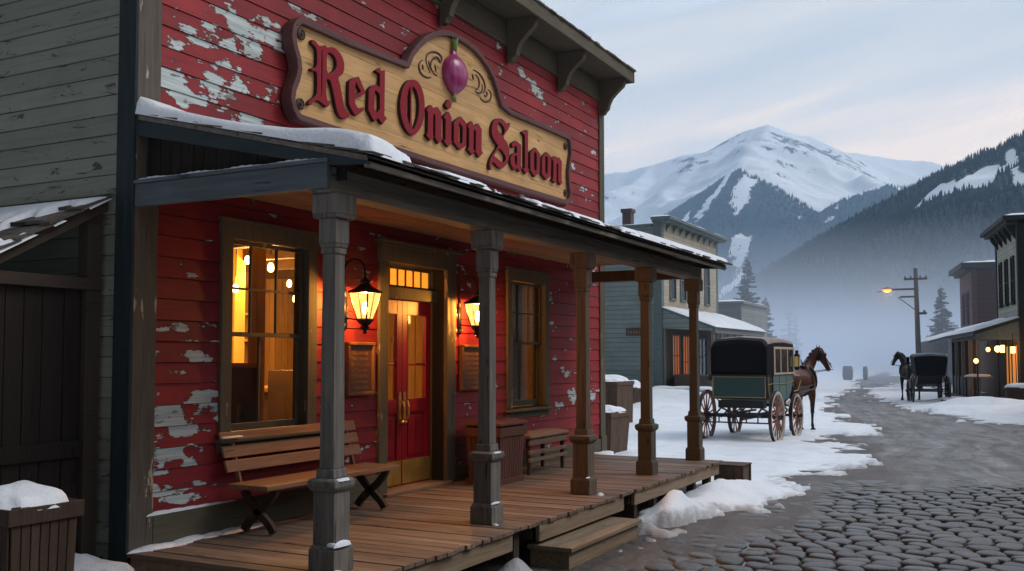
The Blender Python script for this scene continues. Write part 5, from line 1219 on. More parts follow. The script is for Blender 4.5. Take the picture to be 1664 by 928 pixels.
sl_=thing('street_lamp','glowing orange street lamp hung on the arm of the utility pole','lamp',(-7.15,60.38,5.78)); m=MB(); m.ell((0,0,-.02),(.27,.2,.11)); bl(m,'lamp_globe','glow2',sl_,smooth=True); m=MB(); m.lathe((0,0,.04),[(.3,0),(.2,.07),(.04,.11)],12); bl(m,'lamp_hood','iron',sl_)
light('street_lamp_light',(-7.15,60.38,5.5),90,(1,.5,.2),.2,sl_)
# ------------------------------------------------------------------ carriages
M['cblack']=plain('black carriage paint',(.010,.010,.013),.35,0,.5,.2); M['cleather']=plain('black leather hood',(.010,.010,.013),.6,0,.12,.3,12)
M['cteal']=plain('teal coach panel',(.022,.07,.072),.35,0,.5,.2); M['cteal2']=plain('light teal coach panel',(.10,.19,.19),.4,0,.5,.2)
M['cream2']=plain('cream coach trim',(.55,.45,.33),.5,0,.4,.2); M['rose']=plain('faded roof leather',(.27,.20,.195),.6,0,.3,.2)
M['gold']=plain('gilded line',(.42,.30,.14),.5,.3,.5,.2); M['whl']=plain('salmon painted wheel wood',(.36,.15,.10),.5,0,.4,.3,12); M['whl2']=plain('black wheel wood',(.02,.018,.018),.5)
M['rimw']=plain('pale wheel rim',(.55,.46,.40),.5,0,.4,.2); M['tyre']=plain('iron tyre',(.06,.05,.05),.5,.5); M['cblue']=plain('dark blue hood leather',(.035,.06,.075),.5,0,.4,.3)
M['lampy']=emit('amber carriage lamp glass',(.8,.6,.2),.12)  # lamp is unlit: amber glass given a faint glow of its own
def wheel(t,x,y,r,n,spoke,rim,side,hubl=.16):
    m=MB(); k=32; d=.026; w2=.028
    for i in range(k):
        a0=2*math.pi*i/k;a1=2*math.pi*(i+1)/k
        def q(a,rr,xx): return (x+xx,y+rr*math.cos(a),r+rr*math.sin(a))
        ri,ro=r-.075,r-.012
        v=[q(a0,ri,-w2),q(a0,ro,-w2),q(a0,ro,w2),q(a0,ri,w2),q(a1,ri,-w2),q(a1,ro,-w2),q(a1,ro,w2),q(a1,ri,w2)]
        m.add(v,[(0,1,5,4),(1,2,6,5),(2,3,7,6),(3,0,4,7)],1)
        v=[q(a0,ro,-w2-.004),q(a0,r,-w2-.004),q(a0,r,w2+.004),q(a0,ro,w2+.004),q(a1,ro,-w2-.004),q(a1,r,-w2-.004),q(a1,r,w2+.004),q(a1,ro,w2+.004)]
        m.add(v,[(0,1,5,4),(1,2,6,5),(2,3,7,6),(3,0,4,7)],2)
    for i in range(n):
        a=2*math.pi*(i+.5)/n; c,s=math.cos(a),math.sin(a); m.tube([(x+side*.02,y+.07*c,r+.07*s),(x+side*.01,y+.2*c,r+.2*s),(x,y+(r-.07)*c,r+(r-.07)*s)],[.022,.018,.015],6,0)
    o=m.build('wheel',[spoke,rim,'tyre'],t,local=True)
    h=MB(); h.lathe((0,0,0),[(.05,-hubl*.5),(.085,-hubl*.35),(.095,0),(.08,.05),(.055,hubl*.55),(.05,hubl*.8),(.02,hubl*.85)],12)
    h.v=[(x+side*vz,y+vx,r+vy*side) for vx,vy,vz in h.v]; h.build('hub','cblack',o,local=True); return o
def shafts(t,y0,y1,z0,z1,wd,mat):
    m=MB()
    for s in (-1,1): m.tube([(s*.36,y0,z0),(s*.42,(y0+y1)/2-.3,z0+.12),(s*.40,(y0+y1)/2+.5,z1),(s*.34,y1,z1-.06)],[.035,.035,.03,.022],8)
    m.bar((-.5,y0,z0),(.5,y0,z0),.05); return m.build('shaft',mat,t,local=True)
ca=thing('closed_carriage','black and teal closed carriage with salmon wheels parked on the snow beyond the porch','carriage',(-5.56,21.38,.03),R(-2.5))
for s,nm in ((-1,0),(1,1)):
    wheel(ca,s*.775,0,.565,14,'whl','rimw' if s>0 else 'whl',s); wheel(ca,s*.72,1.86,.51,12,'whl','rimw' if s>0 else 'whl',s)  # left rims darker than right: their shade is put into the rim colour
# lower body: side profile extruded, then the upper body with rounded shoulders
pr=[(-.12,1.46),(-.12,1.05),(-.09,.97),(-.02,.93),(.35,.91),(.75,.84),(1.2,.80),(1.6,.86),(1.85,1.0),(2.0,1.2),(2.06,1.46)]
MB().prism(pr,'X',-.60,.60).build('lower_body','cblack',ca,.012,local=True)
def hood(name,mat,secs,t,topm=None):
    """secs: (y,halfwidth_bottom,halfwidth_top,z0,z1,cornerR)"""
    vs=[];fs=[];mi=[];n=18
    for (y,wb,wt,z0,z1,r) in secs:
        ring=[(wb,z0)]
        for k in range(7): a=k/6*math.pi/2; ring.append((wt-r+r*math.cos(a),z1-r+r*math.sin(a)))
        ring.append((0,z1+.035)); full=ring+[(-a,b) for a,b in reversed(ring[:-1])]
        for a,b in full: vs.append((a,y,b))
    L=len(vs)//len(secs)
    m=MB()
    f0=[];f1=[]
    for i in range(len(secs)-1):
        for k in range(L-1):
            q=(i*L+k,i*L+k+1,(i+1)*L+k+1,(i+1)*L+k); (f1 if 2<=k<=L-4 else f0).append(q)
        f0.append((i*L+L-1,i*L,(i+1)*L,(i+1)*L+L-1))
    f0+=[tuple(range(L)),tuple(range(len(vs)-1,len(vs)-L-1,-1))]
    m.v=vs; m.f=f0+f1; m.mi=[0]*len(f0)+[1]*len(f1)
    return m.build(name,[mat,topm or mat],t,local=True)
hood('upper_body','cleather',[(-.13,.60,.58,1.46,2.10,.14),(-.17,.615,.615,1.46,2.19,.20),(-.08,.62,.625,1.46,2.235,.17)],ca)
hood('roof_and_sides','cleather',[(-.079,.62,.625,1.46,2.24,.17),(.4,.62,.63,1.46,2.275,.16),(1.2,.61,.63,1.46,2.27,.13),(2.05,.59,.62,1.46,2.21,.10)],ca,'rose')
m=MB(); m.box(-.66,.66,-.16,2.14,2.17,2.19)
m=MB(); m.box(-.66,.66,-.20,-.14,1.42,1.47); m.box(-.70,-.60,-.16,.1,1.33,1.42); bl(m,'rear_rail','cblack',ca,bevel=.01)
m=MB(); m.box(-.56,.56,-.145,-.125,.99,1.40); bl(m,'rear_panel','cteal',ca)
m=MB(); e=.018
m.box(-.585,.585,-.155,-.1455,.965,.985); m.box(-.585,.585,-.155,-.1455,1.405,1.425); m.box(-.585,-.565,-.155,-.1455,.985,1.405); m.box(.565,.585,-.155,-.1455,.985,1.405); bl(m,'gilded_border','gold',ca)
for s in (-1,1):
    x=s*.632; m=MB()
    def sb_(y0,y1,z0,z1,o=.0): m.box(min(x,x+s*(.012+o)),max(x,x+s*(.012+o)),y0,y1,z0,z1)
    # cream window frame with three openings
    sb_(.32,2.04,2.02,2.07); sb_(.32,2.04,1.46,1.50)
    for y in (.32,.36,.85,1.42,1.96): sb_(y,y+.055,1.50,2.02,.0005)
    bl(m,'window_frame','cream2',ca)
    m=MB(); m.box(min(s*.626,s*.6315),max(s*.626,s*.6315),.37,2.0,1.49,2.03); bl(m,'window_glass','darkglass',ca)
    m=MB(); m.prism([(.35,1.455),(.35,1.0),(.75,.90),(1.2,.86),(1.6,.92),(1.85,1.08),(2.0,1.3),(2.03,1.455)],'X',s*.601,s*.612); bl(m,'side_panel','cteal2',ca)
    m=MB(); P3=[(-.08,1.25),(.3,1.27),(.9,1.25),(1.5,1.25),(2.02,1.3)]; m.tube([(s*.622,a,b) for a,b in P3],.010,5); m.tube([(s*.615,a,b) for a,b in ((-.08,1.45),(-.06,1.1),(.1,.95),(.35,.88),(.8,.82))],.012,5)
    for y in (.33,.85,1.42,1.98): m.box(min(s*.613,s*.622),max(s*.613,s*.622),y,y+.018,1.0 if y>.3 and y<1.9 else 1.2,1.455)
    bl(m,'gilded_line','gold',ca)
    lp=thing('x','x','x') if False else None
    m=MB(); m.box(s*.68-.05,s*.68+.05,2.08,2.18,1.62,1.86); l=bl(m,'carriage_lamp','lampy',ca,bevel=.01)
    m=MB(); c=(s*.68,2.13); m.frustum(c[0],c[1],1.861,1.93,.075,.075,.03,.03); m.box(c[0]-.03,c[0]+.03,c[1]-.03,c[1]+.03,1.931,2.0); m.frustum(c[0],c[1],1.54,1.619,.03,.03,.065,.065); m.bar((s*.60,2.1,1.7),(s*.66,2.12,1.7),.03)
    for a in (-.052,.052):
        for b in (-.052,.052): m.box(c[0]+a-.008,c[0]+a+.008,c[1]+b-.008,c[1]+b+.008,1.62,1.86)
    bl(m,'lamp_case','iron',l)
m=MB()
for s in (-1,1):
    m.tube([(s*.45,-.35,.62),(s*.45,0,.74),(s*.45,.4,.66)],.022,6); m.tube([(s*.45,-.35,.62),(s*.45,0,.54),(s*.45,.4,.64)],.022,6); m.tube([(s*.42,1.5,.62),(s*.42,1.86,.72),(s*.42,2.2,.62)],.022,6); m.tube([(s*.42,1.5,.62),(s*.42,1.86,.5),(s*.42,2.2,.6)],.022,6)
    m.bar((s*.3,-.2,.60),(s*.3,2.1,.60),.045); m.bar((s*.72,-.28,.46),(s*.72,.1,.46),.03)
m.bar((-.74,0,.565),(.74,0,.565),.06); m.bar((-.70,1.86,.51),(.70,1.86,.51),.06); m.bar((0,0,.5),(0,1.9,.5),.06); m.bar((-.74,-.3,.44),(.74,-.3,.44),.03); m.bar((-.74,-.3,.62),(.74,-.3,.62),.03); m.box(-.5,.5,-.05,.2,.74,.90); m.box(-.45,.45,1.7,2.0,.70,.84)
for x in (-.66,-.4,-.1,.2,.45,.68): m.bar((x,-.3,.44),(x,-.3,.62),.025)
bl(m,'undercarriage','cblack',ca)
m=MB(); m.box(-.5,.5,2.15,2.6,1.15,1.22); m.box(-.5,.5,2.1,2.16,1.15,1.5); m.prism([(2.6,1.16),(2.85,.85),(2.87,.87),(2.62,1.2)],'X',-.45,.45); bl(m,'driver_seat','cblack',ca)
m=MB(); 
for s in (-1,1): m.tube([(s*.64,2.0,1.42),(s*.70,2.25,1.42),(s*.70,2.35,1.3),(s*.68,2.2,1.08),(s*.63,2.0,1.05)],.014,6)
bl(m,'grab_rail','gold',ca); shafts(ca,2.1,4.3,.72,1.12,.4,'rimw')
# second carriage
H2=R(13); c2=thing('hooded_buggy','dark hooded buggy with thin black wheels parked by the right hand porch','carriage',(-3.52,42.6,.05),H2)
for s in (-1,1): wheel(c2,s*.66,0,.56,14,'whl2','rimw' if s<0 else 'whl2',s,.14); wheel(c2,s*.6,1.5,.46,12,'whl2','whl2',s,.14)
MB().prism([(-.25,1.18),(.0,.78),(.4,.66),(1.2,.66),(1.6,.85),(1.7,1.15),(1.5,1.18)],'X',-.46,.46).build('buggy_body','cblack',c2,.02,local=True)
hood('folding_hood','cleather',[(-.42,.52,.62,1.12,1.86,.12),(-.36,.53,.635,1.1,1.93,.14),(.2,.53,.62,1.1,1.99,.14),(.95,.52,.6,1.2,1.97,.12)],c2,'cblue')
m=MB(); m.box(-.6,.6,.951,.97,1.25,1.95)
m=MB(); m.box(-.545,-.535,.35,.85,1.4,1.85); bl(m,'side_curtain','porchwood',c2)
m=MB(); m.box(-.4,.4,.2,.7,1.181,1.28); m.box(-.4,.4,-.05,.15,1.181,1.55); bl(m,'seat','cleather',c2,bevel=.02)
m=MB(); m.box(-.72,-.6,1.0,1.15,1.6,1.85); m.bar((-.6,1.1,1.0),(-.66,1.08,1.6),.05); bl(m,'carriage_lamp','iron',c2)
m=MB()
for s in (-1,1):
    m.tube([(s*.36,-.35,.64),(s*.36,0,.72),(s*.36,.4,.64)],.02,6); m.tube([(s*.36,-.35,.62),(s*.36,0,.5),(s*.36,.4,.62)],.02,6); m.tube([(s*.5,-.1,1.1),(s*.56,.0,.9),(s*.64,.0,.58)],.02,6); m.bar((s*.3,0,.6),(s*.3,1.6,.6),.035)
m.bar((-.64,0,.56),(.64,0,.56),.05); m.bar((-.58,1.5,.46),(.58,1.5,.46),.05); m.bar((-.64,-.1,.48),(.64,-.1,.48),.025); bl(m,'undercarriage','cblack',c2); shafts(c2,1.7,3.9,.7,1.1,.35,'cblack')
# ------------------------------------------------------------------ horses
def horsemat(name,body,leg):
    n=N(name,.45,.4); X,Y,Z=n.sep(n.coord()); a=n.noise(n.coord(),3,5,.6); h=n.noise(n.mapping(n.coord(),(30,8,30)),2,4,.6)
    c=n.mix(n.ramp(a,[(.3,0),(.7,1)]),g3(body,.6),body); c=n.mix(n.ramp(h,[(.3,.4),(.5,0)]),c,g3(body,.45))
    low=n.ramp(n.math('ADD',Z,n.math('MULTIPLY',a,.15)),[(.62,1),(.86,0)]); c=n.mix(low,c,leg); c=n.mix(n.ramp(n.math('SUBTRACT',Y,n.math('MULTIPLY',Z,0.)),[(.985,0),(1.0,0)]),c,leg); n.col(c); return n.m
M['bay']=horsemat('bay horse coat',(.12,.033,.015),(.010,.008,.007)); M['blackh']=horsemat('near black horse coat',(.014,.009,.007),(.006,.005,.005)); M['mane']=plain('black horse hair',(.010,.009,.010),.5,0,.4,.3,30); M['strap']=plain('harness leather',(.05,.03,.022),.5,0,.5,.3); M['hoof']=plain('dark hoof',(.018,.015,.013),.5); M['eye']=plain('horse eye',(.01,.008,.008),.1,0,.8,.1)
def horse(name,label,loc,rz_,mat,bend,strapm):
    t=thing(name,label,'horse',loc,rz_); t.scale=(1.1,1.,1.)
    def turn(p):   # bend the neck and head sideways, more the farther forward
        x,y,z=p
        if y<.5: return p
        f=min(1,(y-.5)/.3); a=-bend*f; dx=x; dy=y-.5
        return (dx*math.cos(a)-dy*math.sin(a)*1.0,.5+dx*math.sin(a)+dy*math.cos(a),z)
    m=MB()
    def chain(ks,x=0,n=9,tr=True,xs=None):
        for i in range(len(ks)-1):
            a=ks[i];b=ks[i+1]; L=math.dist(a[:2],b[:2]); st=max(2,int(L/.035))
            for k in range(st+(i==len(ks)-2)):
                f=k/st; q=[a[j]+(b[j]-a[j])*f for j in range(len(a))]
                cx=x if xs is None else xs[i]+(xs[i+1]-xs[i])*f
                c=(cx,q[0],q[1]); c=turn(c) if tr else c; m.ell(c,(q[2],q[3],q[4] if len(q)>4 else q[3]),12,8)
    # (y,z,rx,ry,rz)
    chain([(-.74,1.22,.20,.16,.22),(-.58,1.27,.275,.2,.28),(-.35,1.29,.265,.2,.265),(-.05,1.23,.285,.2,.31),(.25,1.21,.265,.2,.335),(.48,1.20,.215,.17,.29),(.62,1.18,.16,.11,.2)],tr=False)
    chain([(-.50,1.40,.13,.15,.14),(-.2,1.40,.12,.15,.13),(.15,1.44,.10,.15,.13),(.38,1.42,.08,.12,.13)],tr=False)
    chain([(.36,1.34,.17,.22,.24),(.50,1.50,.14,.22,.20),(.62,1.67,.115,.19,.17),(.71,1.83,.095,.155,.13),(.77,1.94,.08,.11,.10)])
    chain([(.80,1.97,.08,.085,.075),(.86,1.90,.095,.12,.10),(.90,1.80,.09,.125,.10),(.965,1.68,.066,.085,.075),(1.025,1.57,.058,.068,.060),(1.045,1.52,.062,.068,.055)])
    for s in (-1,1):
        chain([(.40,1.10,.10,.15,.2),(.42,.90,.085,.105,.13),(.43,.74,.062,.07,.08),(.43,.54,.048,.052,.055),(.43,.49,.05,.055,.05),(.425,.43,.036,.042,.05),(.425,.2,.030,.036,.05),(.43,.15,.04,.046,.04),(.455,.09,.036,.042,.04)],x=s*.155,tr=False,xs=[s*v for v in(.13,.15,.155,.15,.15,.15,.145,.145,.145)])
        dy=.05*s
        chain([(-.56,1.16,.14,.2,.24),(-.54,.98,.115,.16,.17),(-.60,.80,.078,.1,.12),(-.70,.65,.055,.07,.08),(-.76,.55,.05,.062,.06),(-.755,.48,.042,.052,.05),(-.745,.24,.034,.042,.05),(-.735,.16,.042,.048,.04),(-.71,.09,.038,.043,.04)],tr=False,xs=[s*v for v in(.14,.15,.155,.15,.145,.14,.14,.14,.14)])
    # ears
    for s in (-1,1):
        for k in range(6): f=k/5; m.ell(turn((s*(.045+.02*f),.80-.01*f,2.02+.13*f)),(.034*(1-f*.7),.026*(1-f*.7),.035),8,6)
    o=bl(m,'horse_body',mat,t); rm=o.modifiers.new('remesh','REMESH'); rm.mode='VOXEL'; rm.voxel_size=.018; rm.use_smooth_shade=True; sm=o.modifiers.new('smooth','SMOOTH'); sm.iterations=5; sm.factor=.5
    dg=bpy.context.evaluated_depsgraph_get(); me=bpy.data.meshes.new_from_object(o.evaluated_get(dg)); o.modifiers.clear(); o.data=me
    me.polygons.foreach_set('use_smooth',[True]*len(me.polygons))
    h=MB()
    for x,y in ((.145,.47),(-.145,.47),(.14,-.69),(-.14,-.69)): h.v,h.f=h.v,h.f; h.lathe((x,y,0),[(.062,0),(.058,.03),(.046,.075)],12,sy=1.15)
    bl(h,'hoof','hoof',t)
    h=MB()
    for k in range(7):
        ox=(k-3)*.018; h.tube([(ox*.4,-.90,1.40),(ox*.8,-.99,1.34),(ox*1.3,-1.04,1.1),(ox*1.4,-1.02,.8),(ox*1.1,-1.0,.55+abs(ox))],[.03,.035,.034,.026,.006],6)
    bl(h,'tail','mane',t,smooth=True)
    h=MB()
    ks=[(.30,1.56),(.37,1.64),(.45,1.74),(.52,1.84),(.59,1.93),(.66,2.0),(.73,2.04)]
    for i,(y,z) in enumerate(ks):
        for j in range(4): h.tube([turn((.0,y+.02*j+.03,z-.03)),turn((.03,y+.02*j,z-.005)),turn((.085,y+.02*j+.03,z-.12)),turn((.105-.01*j,y+.02*j+.05,z-.24-.02*j))],[.034,.032,.022,.005],6)
    h.tube([turn((0,.78,2.05)),turn((0,.88,2.03)),turn((0,.96,1.94))],[.03,.025,.008],6)
    bl(h,'mane','mane',t,smooth=True)
    h=MB()
    # collar, girth, breeching, bridle, reins
    ring=[]
    for k in range(21):
        a=2*math.pi*k/20; ring.append(turn((.20*math.sin(a),.50+.13*math.cos(a)*-1+.03,1.32+.30*math.cos(a))))
    h.tube(ring,.035,8,cap=False); 
    for yy,rx,rz2,cz in ((.2,.285,.36,1.225),): h.tube([(rx*math.sin(a),yy,cz+rz2*math.cos(a)) for a in np.linspace(0,2*math.pi,25)],.018,6,cap=False)
    h.box(-.09,.09,.10,.30,1.565,1.62)
    for s in (-1,1):
        h.tube([(s*.28,.2,1.15),(s*.30,-.2,1.12),(s*.29,-.6,1.08),(s*.2,-.86,1.1)],.014,6); h.tube([(s*.19,.52,1.2),(s*.29,.2,1.05),(s*.34,-.4,1.0),(s*.36,-.95,.95)],.018,6)
        h.tube([turn((s*.07,1.12,1.52)),turn((s*.11,.95,1.5)),turn((s*.14,.65,1.45)),(s*.1,.2,1.6)],.009,5)
        h.tube([turn((s*.085,.84,2.02)),turn((s*.095,.93,1.82)),turn((s*.066,1.10,1.57))],.011,5); h.ell(turn((s*.095,.93,1.9)),(.012,.04,.04),8,6)
    h.tube([turn((.075*math.sin(a),1.04+.06*math.cos(a),1.64+.04*math.cos(a))) for a in np.linspace(0,2*math.pi,13)],.009,5,cap=False)
    h.tube([(0,-.1,1.56),(0,.2,1.6),(0,.4,1.6)],.014,5); h.tube([(0,.25,1.64),(.0,.22,1.72),(0,.16,1.76)],[.02,.014,.008],5)
    bl(h,'harness',strapm,t,smooth=True)
    h=MB()
    for s in (-1,1): h.ell(turn((s*.084,.95,1.87)),(.014,.02,.018),8,6)
    bl(h,'eye','eye',t,smooth=True)
    return t
horse('bay_horse','bay horse with black mane harnessed to the teal carriage, head turned right','x' and (-5.04,24.8,.05),R(-14),'bay',R(38),'strap')
hx=(-3.52-math.sin(H2)*3.1-.35,42.6+math.cos(H2)*3.0)
horse('black_horse','near black horse harnessed to the dark buggy, head turned left','x' and (hx[0],hx[1],.05),R(24),'blackh',R(-40),'cblack')
# ------------------------------------------------------------------ trees
M['needle']=plain('winter spruce needles',(.045,.05,.045),.8,0,.2,.5,1.5); M['bark']=plain('spruce bark',(.06,.045,.035),.85)
def spruce(loc,h,r,label,seed,dens=1.):
    rs=random.Random(seed); t=thing('spruce_tree',label,'tree',loc,rs.uniform(0,6),'spruces in the mist'); m=MB(); m.tube([(0,0,-.2),(.05,0,h*.5),(0,0,h)],[h*.02,h*.013,.02],7); bl(m,'trunk','bark',t)
    vs=[];fs=[]; m2=MB()
    z=h*.08
    while z<h*.985:
        f=1-z/h; L=r*(f**.85)*rs.uniform(.75,1.12)+.1; nb=rs.randint(3,5) if f>.1 else 3
        for k in range(nb):
            if rs.random()>dens: continue
            a=rs.uniform(0,6.283); Lb=L*rs.uniform(.6,1.12); ca_,sa_=math.cos(a),math.sin(a); dr=rs.uniform(.0,.55)
            pts=[(ca_*Lb*q,sa_*Lb*q,z-Lb*dr*(q-.35*q*q*q)+Lb*.10*q*q*q) for q in (0,.35,.7,1)]
            m2.tube(pts,[.03*f+.01,.02*f+.008,.012,.004],3)
            ns=int(5+Lb*11)
            for i in range(ns):
                q=.15+.85*(i+rs.random())/ns; px_,py_=ca_*Lb*q,sa_*Lb*q; pz=z-Lb*dr*(q-.35*q*q*q)+Lb*.1*q*q*q
                for s in (-1,1):
                    ln=(.10+.34*Lb*(1-q*.75)*.42)*rs.uniform(.6,1.3); da=a+s*rs.uniform(.6,1.25); ex,ey=math.cos(da)*ln,math.sin(da)*ln; w_=.05+ln*.10
                    o=len(vs); dz=-ln*rs.uniform(.25,.8)
                    vs+=[(px_,py_,pz+w_*.5),(px_+ex*.6-ey*.2,py_+ey*.6+ex*.2,pz+dz*.4-.01),(px_+ex,py_+ey,pz+dz),(px_+ex*.4,py_+ey*.4,pz+dz*.55-w_)]; fs.append((o,o+1,o+2,o+3))
        z+=h*.0135*rs.uniform(.7,1.3)
    bl(m2,'branches','bark',t); o=MB(); o.add(vs,fs); bl(o,'crown','needle',t); return t
def gp(px,d): r_=ray(px,582); q=math.hypot(r_[0],r_[1]); return (r_[0]/q*d,r_[1]/q*d,0)
spruce(gp(1216,74),9.2,2.4,'tall ragged spruce behind the grey shop',1,.92); spruce(gp(1245,84),7.0,1.5,'shorter thin spruce just right of the tall ragged one',2,.6); spruce(gp(1199,80),6.2,1.3,'small thin spruce left of the tall ragged one',9,.5)
spruce(gp(1532,76),6.9,1.9,'spruce in the mist beside the right hand row, right of the utility pole',3,.95)
spruce(gp(1283,150),12,2.,'very faint spruce deep in the mist at the middle of the picture',4,.5); spruce(gp(1294,160),11,1.6,'very faint thinner spruce right of the other faint one',5,.4)
# ------------------------------------------------------------------ mountains
def snowrock(name):
    n=N(name,.85,.1); p=n.pos(); nm=n.new('ShaderNodeNewGeometry').outputs['Normal']; nx2,ny2,nz2=n.sep(nm); X,Y,Z=n.sep(p)
    a=n.noise(p,.006,9,.62); b=n.noise(n.mapping(p,(1,1,.28)),.032,9,.7)
    steep=n.math('ADD',n.math('SUBTRACT',1.,nz2),n.math('ADD',n.math('MULTIPLY',n.math('SUBTRACT',a,.5),1.),n.math('MULTIPLY',n.math('SUBTRACT',b,.5),1.3)))
    at=n.new('ShaderNodeAttribute',attribute_name='rock').outputs['Fac']
    k=n.ramp(n.math('ADD',steep,at),[(.455,0),(.49,1)])
    c=n.mix(k,n.mix(a,(.72,.76,.80),(.82,.84,.86)),n.mix(b,(.07,.085,.105),(.17,.19,.22)))
    fo=n.new('ShaderNodeAttribute',attribute_name='forest').outputs['Fac']; fn=n.noise(n.mapping(p,(1,1,.22)),.06,7,.66)
    k2=n.ramp(n.math('ADD',fo,n.math('MULTIPLY',n.math('SUBTRACT',fn,.5),1.5)),[(.42,0),(.55,1)]); c=n.mix(k2,c,(.022,.05,.07)); n.col(c); return n.m
M['mount']=snowrock('snowy mountain')
def tents(X,Y,lines,step):
    Z=np.full(X.shape,-1e9)
    for ln,sl in lines:
        for (a,b) in zip(ln[:-1],ln[1:]):
            a=np.array(a);b=np.array(b); n=max(1,int(np.linalg.norm(b[:2]-a[:2])/step))
            for k in range(n+1):
                q=a+(b-a)*k/n; Z=np.maximum(Z,q[2]-sl*np.sqrt((X-q[0])**2+(Y-q[1])**2))
    return Z
def RL(pts): return [atR(px,py,d) for px,py,d in pts]
main=RL([(500,380,4100),(700,340,3900),(860,305,3800),(980,282,3700),(1060,267,3650),(1110,251,3650),(1150,245,3620),(1180,228,3600),(1212,211,3600),(1247,201,3600),(1282,215,3620),(1315,221,3640),(1342,236,3660),(1370,246,3700),(1420,252,3800),(1462,259,3850),(1510,261,3900),(1600,290,3900),(1800,300,3900)])
spurs=[(RL([(1247,201,3600),(1240,228,3350),(1215,262,3100),(1195,276,2900)]),.62),(RL([(1315,221,3640),(1345,262,3400),(1385,292,3200),(1425,305,3050)]),.62),(RL([(1150,245,3620),(1130,275,3350),(1085,315,3100)]),.6),(RL([(1060,267,3650),(1010,310,3300)]),.6),(RL([(1270,212,3610),(1290,250,3350),(1330,290,3150)]),.75)]
foot=RL([(1195,276,2600),(1150,312,2550),(1105,345,2500),(1070,372,2450),(1000,420,2400)]); foot2=RL([(1195,276,2600),(1228,305,2520),(1262,350,2440),(1280,400,2300)]); foot3=RL([(1440,298,2700),(1415,306,2650),(1370,322,2560),(1325,348,2480),(1290,380,2400)])
xs_=np.linspace(-3400,2200,420); ys_=np.linspace(1300,4800,300); Xm,Ym=np.meshgrid(xs_,ys_)
Zm=tents(Xm,Ym,[(main,.62)]+spurs,22); Zf=tents(Xm,Ym,[(foot,.66),(foot2,.72),(foot3,.72)],50)
rg=ridged(Xm/520,Ym/520,6,3); near=np.clip((Zm+200)/900,0,1)
crest=np.minimum(1,(tents(Xm,Ym,[(main,0.0)],400)*0+1))
dmain=np.full(Xm.shape,1e9)
for q in main: dmain=np.minimum(dmain,np.hypot(Xm-q[0],Ym-q[1]))
Zm=Zm+(rg*80-20)*np.clip((dmain-40)/380,.0,1)
dfo=np.full(Xm.shape,1e9)
for q in foot+foot2+foot3: dfo=np.minimum(dfo,np.hypot(Xm-q[0],Ym-q[1]))
Zf=Zf+(ridged(Xm/260,Ym/260,5,9)*38-12)*np.clip(dfo/150,.1,1)
Zall=np.maximum(Zm,Zf); isf=Zf>Zm-10
ch=fbm(Xm/34,Ym/240,4,41)
forest=np.where(isf,.95-.95*sst(ch,.18,.48),np.clip(.75-(Zm-60)/180,0,1)); rock=np.clip((Zm-350)/500,0,1)*.12-.06+.10*fbm(Xm/300,Ym/300,3,55)
for px,py,d,s_,k_ in ((1262,250,3420,90,.22),(1290,280,3300,80,.2),(1345,262,3450,90,.16),(1385,285,3400,90,.2),(1175,240,3550,120,.2),(1120,270,3500,160,.1),(1060,290,3400,200,.1)):
    q=atR(px,py,d); rock+=k_*np.exp(-((Xm-q[0])**2+((Ym-q[1])*.5)**2)/s_**2)
mt=grid_obj('snow_mountains',Xm,Ym,np.maximum(Zall,-3),'mount',attrs={'forest':forest,'rock':rock}); structure(mt)
# near forested slope on the right
hill=RL([(2300,60,1000),(1900,120,1000),(1760,168,1010),(1664,205,1040),(1600,233,1080),(1540,262,1120),(1500,287,1150),(1460,310,1200),(1420,335,1260),(1350,378,1360),(1290,418,1460),(1240,452,1560),(1180,492,1680),(1120,530,1800),(1040,560,1950)])
xs_=np.linspace(-1500,1500,330); ys_=np.linspace(380,2300,210); Xh,Yh=np.meshgrid(xs_,ys_)
def hillz(X,Y):
    Z=tents(X,Y,[(hill,.60)],35); d=np.full(X.shape,1e9)
    for a,b in zip(hill[:-1],hill[1:]):
        dx,dy=b[0]-a[0],b[1]-a[1]; t_=np.clip(((X-a[0])*dx+(Y-a[1])*dy)/(dx*dx+dy*dy),0,1); d=np.minimum(d,np.hypot(X-a[0]-t_*dx,Y-a[1]-t_*dy))
    return Z-7+(ridged(X/170,Y/170,4,13)*16-5)*np.clip(d/90,.05,1)
Zh=hillz(Xh,Yh)

